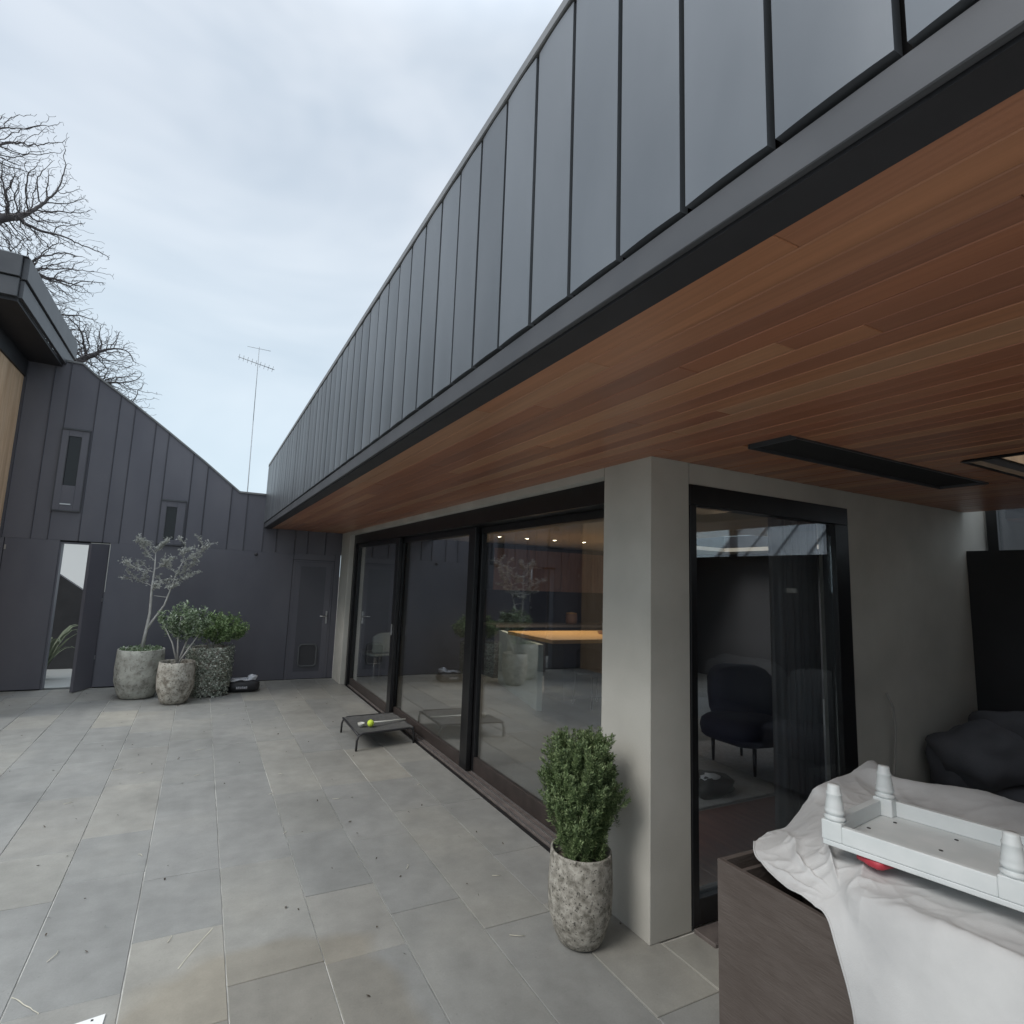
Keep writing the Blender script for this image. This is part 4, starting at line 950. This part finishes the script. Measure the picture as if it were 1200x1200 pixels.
for (u, v) in ((.25, .18), (.5, .10), (.8, .16), (.2, .5), (.82, .5), (.25, .85), (.55, .9), (.8, .84), (.5, .5)):
    sc_.lathe([(.006, 0), (.006, .0012), (.001, .0014)], 8, fpt(u, v, .8842))
part('screws', sc_, M['rubber'], fs_)
single('red_cushion', MB().ell((1.915, 1.06, .857), (.045, .045, .016), 14, 8, .2, 3, pw=.6), M['red'], 'small red pad squeezed under the upturned white footstool', 'pad')

# sofa by the dark wall
so = thing('outdoor_sofa', 'charcoal cushioned sofa pushed against the black patio wall', 'sofa', (4.7, 1.2, 0))
part('base', MB().box(4.45, -.2, .05, 5.17, 2.02, .32, .02), M['sofa'], so)
part('seat_cushion', MB().ell((4.72, 1.35, .42), (.33, .45, .13), 24, 12, .12, 1, pw=.5), M['sofa'], so)
part('seat_cushion', MB().ell((4.72, .40, .42), (.33, .45, .13), 24, 12, .12, 5, pw=.5), M['sofa'], so)
part('back_cushion', MB().ell((5.02, 1.30, .68), (.16, .48, .30), 24, 12, .15, 2, pw=.55), M['sofa2'], so)
part('back_cushion', MB().ell((5.02, .35, .68), (.16, .46, .30), 24, 12, .15, 6, pw=.55), M['sofa2'], so)
part('armrest', MB().ell((4.72, 1.98, .54), (.38, .13, .22), 24, 12, .15, 3, pw=.6), M['sofa'], so)
pl = thing('throw', 'dark grey blanket bunched over the sofa arm', 'blanket', (4.6, 1.85, .6))
part('folds', MB().ell((4.60, 1.86, .66), (.32, .24, .19), 40, 24, .22, 12, pw=.9).ell((4.86, 1.72, .80), (.24, .30, .14), 36, 20, .2, 15, pw=.9), M['sofa'], pl)
single('light_reflex_curve', MB().tube([(4.02, 2.10, .42), (4.05, 2.10, .60), (4.06, 2.09, .80), (4.03, 2.08, .95), (3.98, 2.09, 1.04)], .007, 8), M['strip2'], 'thin pale curve standing in for a light reflex on the grey patio wall', 'light reflex')  # solid pale curve in place of a light reflex
st_ = thing('side_table', 'low square grey side table between the grey wall and the sofa', 'side table', (4.12, 1.86, 0))
part('top', MB().box(3.94, 1.70, .40, 4.30, 2.04, .43, .003), M['sofa2'], st_)
for (xx, yy) in ((3.96, 1.72), (4.28, 1.72), (3.96, 2.02), (4.28, 2.02)): part('leg', MB().box(xx - .012, yy - .012, 0, xx + .012, yy + .012, .399), M['sofa2'], st_)

# ================================================================ INTERIOR
struct('interior_floor', MB().box(2.289, 2.33, -.03, 9.0, 9.135, .004), M['int_floor'])
struct('living_room_floor', MB().box(2.30, 2.335, .004, 4.9, 3.15, .010), M['redfloor'])
single('grey_rug', MB().box(3.2, 3.18, .0045, 5.8, 4.5, .022, .004), M['rug'], 'large pale grey rug inside the patio door', 'rug')
# counter
kc = thing('kitchen_island', 'kitchen island with pale end panel and oak top inside the glass doors', 'kitchen island', (4.9, 6.9, 0))
part('end_panel', MB().prism([(4.03, 6.31), (4.10, 6.29), (4.56, 8.20), (4.49, 8.23)], 'z', .005, .845), M['panelwhite'], kc)
part('oak_top', MB().box(4.15, 6.15, .87, 6.6, 7.35, .92, .004), M['bench'], kc)
part('cabinet', MB().box(4.75, 6.75, .005, 6.5, 7.25, .868), M['int_dark'], kc)
kt = thing('kitchen_wall_unit', 'tall brown cupboards above a dark splashback on the far kitchen wall', 'kitchen cabinets', (6.2, 8.9, 0))
for i in range(6): part('cupboard_door', MB().box(4.6 + .72 * i, 8.72, 1.50, 5.31 + .72 * i, 8.74, 2.24, .002), M['cabinet'], kt)
part('cupboard_carcass', MB().box(4.6, 8.745, 1.50, 8.92, 9.13, 2.24), M['int_dark'], kt)
part('splashback', MB().box(4.6, 9.10, .92, 8.92, 9.135, 1.498), M['splash'], kt)
part('worktop', MB().box(4.6, 8.55, .86, 8.92, 9.098, .90), M['sill'], kt)
part('base_unit', MB().box(4.6, 8.60, .005, 8.92, 9.12, .858), M['int_dark'], kt)
part('tall_cupboard', MB().box(7.4, 7.9, .005, 8.0, 8.54, 2.24, .003), M['cabinet'], kt)
tr_ = thing('serving_tray', 'orange timber serving tray on the oak island top', 'tray', (5.7, 6.7, .92))
part('base', MB().box(5.45, 6.5, .921, 6.1, 6.85, .935, .002), M['cabinet'], tr_)
part('rim', MB().box(5.45, 6.49, .936, 6.1, 6.50, .965).box(5.45, 6.85, .936, 6.1, 6.86, .965).box(5.44, 6.49, .936, 5.45, 6.86, .965).box(6.1, 6.49, .936, 6.11, 6.86, .965), M['cabinet'], tr_)
bx = thing('canister', 'brown canister standing on the far kitchen worktop', 'canister', (6.3, 8.8, .90))
part('body', MB().lathe([(.001, .901), (.10, .901), (.11, .95), (.11, 1.08), (.10, 1.09), (.001, 1.09)], 20, (6.35, 8.8, 0)), M['cabinet'], bx)
part('lid', MB().lathe([(.001, 1.091), (.102, 1.091), (.102, 1.11), (.02, 1.12), (.001, 1.13)], 20, (6.35, 8.8, 0)), M['bench'], bx)
def chair(name, label, p, seatm, legm, rot, back=.9, arm=False):
    t = thing(name, label, 'chair', (*p, 0)); T = Matrix.Translation((*p, 0)) @ Matrix.Rotation(rot, 4, 'Z')
    part('seat', MB().box(-.22, -.22, .42, .22, .22, .46, .012, T), seatm, t)
    vs = []; nn = 10
    for s2 in (0, 1):
        for j in range(2):
            for i in range(nn + 1):
                a = -1 + 2 * i / nn; yy = .21 + .02 * s2 - .07 * a * a; z = (.48, back)[j] - (.07 * a ** 4 if j else 0); vs.append(T @ Vector((a * .21, yy, z)))
    W_ = nn + 1; fcs = []
    for i in range(nn):
        fcs += [(i, i + 1, W_ + i + 1, W_ + i), (3 * W_ + i, 3 * W_ + i + 1, 2 * W_ + i + 1, 2 * W_ + i), (W_ + i, W_ + i + 1, 3 * W_ + i + 1, 3 * W_ + i)]
    part('backrest', MB().add(vs, fcs, True), seatm, t)
    for sx1 in (-1, 1):
        for sy1 in (-1, 1): part('leg', MB().tube([T @ Vector((sx1 * .21, sy1 * .21, 0.004)), T @ Vector((sx1 * .18, sy1 * .18, .42))], [.012, .016], 8), legm, t)
    return t
chair('dining_chair', 'pale moulded dining chair just inside the farthest glass leaf', (2.60, 8.78), M['panelwhite'], M['steel'], math.radians(200), .78)
chair('bar_stool', 'black low stool tucked beside the oak topped island', (5.0, 6.35), M['int_dark'], M['black'], 0, .75)
ac = thing('armchair', 'dark navy velvet armchair on the rug behind the patio door', 'armchair', (4.7, 3.75, 0))
part('seat', MB().ell((4.75, 3.75, .36), (.36, .34, .13), 22, 10, .05, 2, pw=.6), M['navy'], ac)
part('backrest', MB().ell((4.95, 3.95, .62), (.32, .16, .30), 22, 10, .05, 3, T=Matrix.Rotation(math.radians(-30), 3, 'Z'), pw=.6), M['navy'], ac)
for (xx, yy) in ((4.55, 3.5), (4.95, 3.5), (4.58, 3.98), (4.98, 3.98)): part('leg', MB().tube([(xx, yy, .022), (xx, yy, .26)], [.012, .02], 8), M['black'], ac)
ct = thing('curtain', 'grey full height curtain gathered at the right of the patio door', 'curtain', (3.55, 2.5, 0))
vs = []; n = 60
for i in range(n + 1):
    xx = 3.42 + .46 * i / n; yy = 2.46 + .035 * math.sin(i * .9) + .01 * math.sin(i * 2.1); vs += [(xx, yy, .02), (xx, yy, 2.30)]
part('fabric', MB().add(vs, [(2 * i, 2 * i + 2, 2 * i + 3, 2 * i + 1) for i in range(n)], True), M['curtain'], ct)
part('rail', MB().tube([(2.4, 2.46, 2.31), (3.95, 2.46, 2.31)], .012, 8), M['steel'], ct)
pg = thing('shoe_bag', 'black soft bag with white trim on the floor inside the patio door', 'bag', (3.8, 3.35, 0))
part('body', MB().ell((3.82, 3.36, .095), (.20, .13, .085), 20, 10, .3, 8, pw=.7), M['rubber'], pg)
part('trim', MB().ell((3.78, 3.32, .165), (.10, .05, .025), 12, 6, .8, 8), M['whitefilm'], pg)
for i, (xx, yy) in enumerate(((4.03, 7.50), (4.48, 7.42), (4.93, 7.32), (5.45, 7.25))):
    dl = thing('ceiling_downlight', ('lit downlight nearest the glass stile, first of the kitchen row', 'lit downlight second from the left in the kitchen row', 'lit downlight third from the left in the kitchen row', 'lit downlight last and rightmost of the kitchen row')[i], 'downlight', (xx, yy, 2.33), 'downlights in a row on the kitchen ceiling')
    part('ring', MB().lathe([(.027, 2.328), (.036, 2.332), (.036, 2.344)], 20, (xx, yy, 0)), M['white'], dl)
    part('lens', MB().lathe([(.001, 2.3255), (.022, 2.3255), (.024, 2.327)], 20, (xx, yy, 0)), M['lamp'], dl)
    ld = bpy.data.lights.new('downlight_lamp', 'SPOT'); ld.energy = 40; ld.color = (1, .84, .64); ld.spot_size = math.radians(125); ld.spot_blend = .6; ld.shadow_soft_size = .04
    lo = bpy.data.objects.new('downlight_lamp', ld); col.objects.link(lo); lo.location = (xx, yy, 2.315)

# ================================================================ SMALL THINGS ON THE PAVING
lf_ = MB(); rn = random.Random(14)
def debris(mb, x, y, L, w, a):
    d = Vector((math.cos(a), math.sin(a), 0)); s_ = Vector((-d.y, d.x, 0)); p = Vector((x, y, .0035))
    k1 = rn.uniform(.002, .008)
    mb.add([p, p + d * L * .5 + s_ * w + Vector((0, 0, k1)), p + d * L + Vector((0, 0, k1)), p + d * L * .5 - s_ * w + Vector((0, 0, .001))], [(0, 1, 2), (0, 2, 3)])
for i in range(210):
    x = rn.uniform(-2.2, 2.0); y = rn.uniform(2.2, 9.1) if rn.random() < .8 else rn.uniform(7.2, 9.2)
    debris(lf_, x, y, rn.uniform(.006, .028), rn.uniform(.002, .006), rn.uniform(0, 2 * PI))
tag(link('leaf_litter', lf_.mesh('leaf_litter'), M['litter']), 'dark specks of dry leaf litter scattered over the paving', 'leaf litter', kind='stuff')
tw_ = MB()
for (x, y, L, a) in ((1.02, 4.35, .07, -.5), (-.42, 3.05, .09, 1.0), (.02, 3.0, .06, 1.1), (.10, 5.9, .10, .1), (.35, 8.0, .09, .4), (-.5, 5.55, .09, .05), (-.7, 4.9, .07, .2), (.9, 6.9, .06, .3), (1.2, 3.2, .06, .9), (.75, 5.0, .05, 2.4), (-.15, 3.9, .05, 2.0), (.1, 5.2, .05, .3), (.62, 3.9, .05, .8), (1.62, 2.95, .06, -.6), (1.45, 2.45, .09, -.7), (-.30, 5.4, .06, .2), (.35, 7.2, .07, .2), (.6, 4.6, .04, .1), (1.7, 4.4, .05, .3)):
    tw_.tube([(x, y, .004), (x + L * .5 * math.cos(a), y + L * .5 * math.sin(a), .007), (x + L * .8 * math.cos(a + .2), y + L * .8 * math.sin(a + .2), .004)], .0014, 4)
tag(link('pale_twigs', tw_.mesh('pale_twigs'), M['straw']), 'pale broken twigs lying about on the paving', 'twigs', kind='stuff')
lb = MB().box(-.34, 2.50, .002, -.17, 2.635, .0045); lb.v = [(a_ + (b_ - 2.5) * .06, b_ + (a_ + .17) * .13, c3) for a_, b_, c3 in lb.v]
lab = single('white_leaflet', lb, M['paper'], 'white printed leaflet lying on the paving at the bottom edge', 'leaflet')
pr_ = MB()
for (x0, y0, w, h) in ((-.205, 2.612, .008, .010), (-.245, 2.585, .03, .012), (-.29, 2.585, .03, .012), (-.25, 2.55, .06, .008), (-.25, 2.53, .06, .006)): pr_.box(x0, y0, .0046, x0 + w, y0 + h, .0049)
part('print', pr_, M['ink'], lab)
print('objects', len(bpy.data.objects), 'tris', sum(len(o.data.polygons) for o in bpy.data.objects if o.type == 'MESH'))
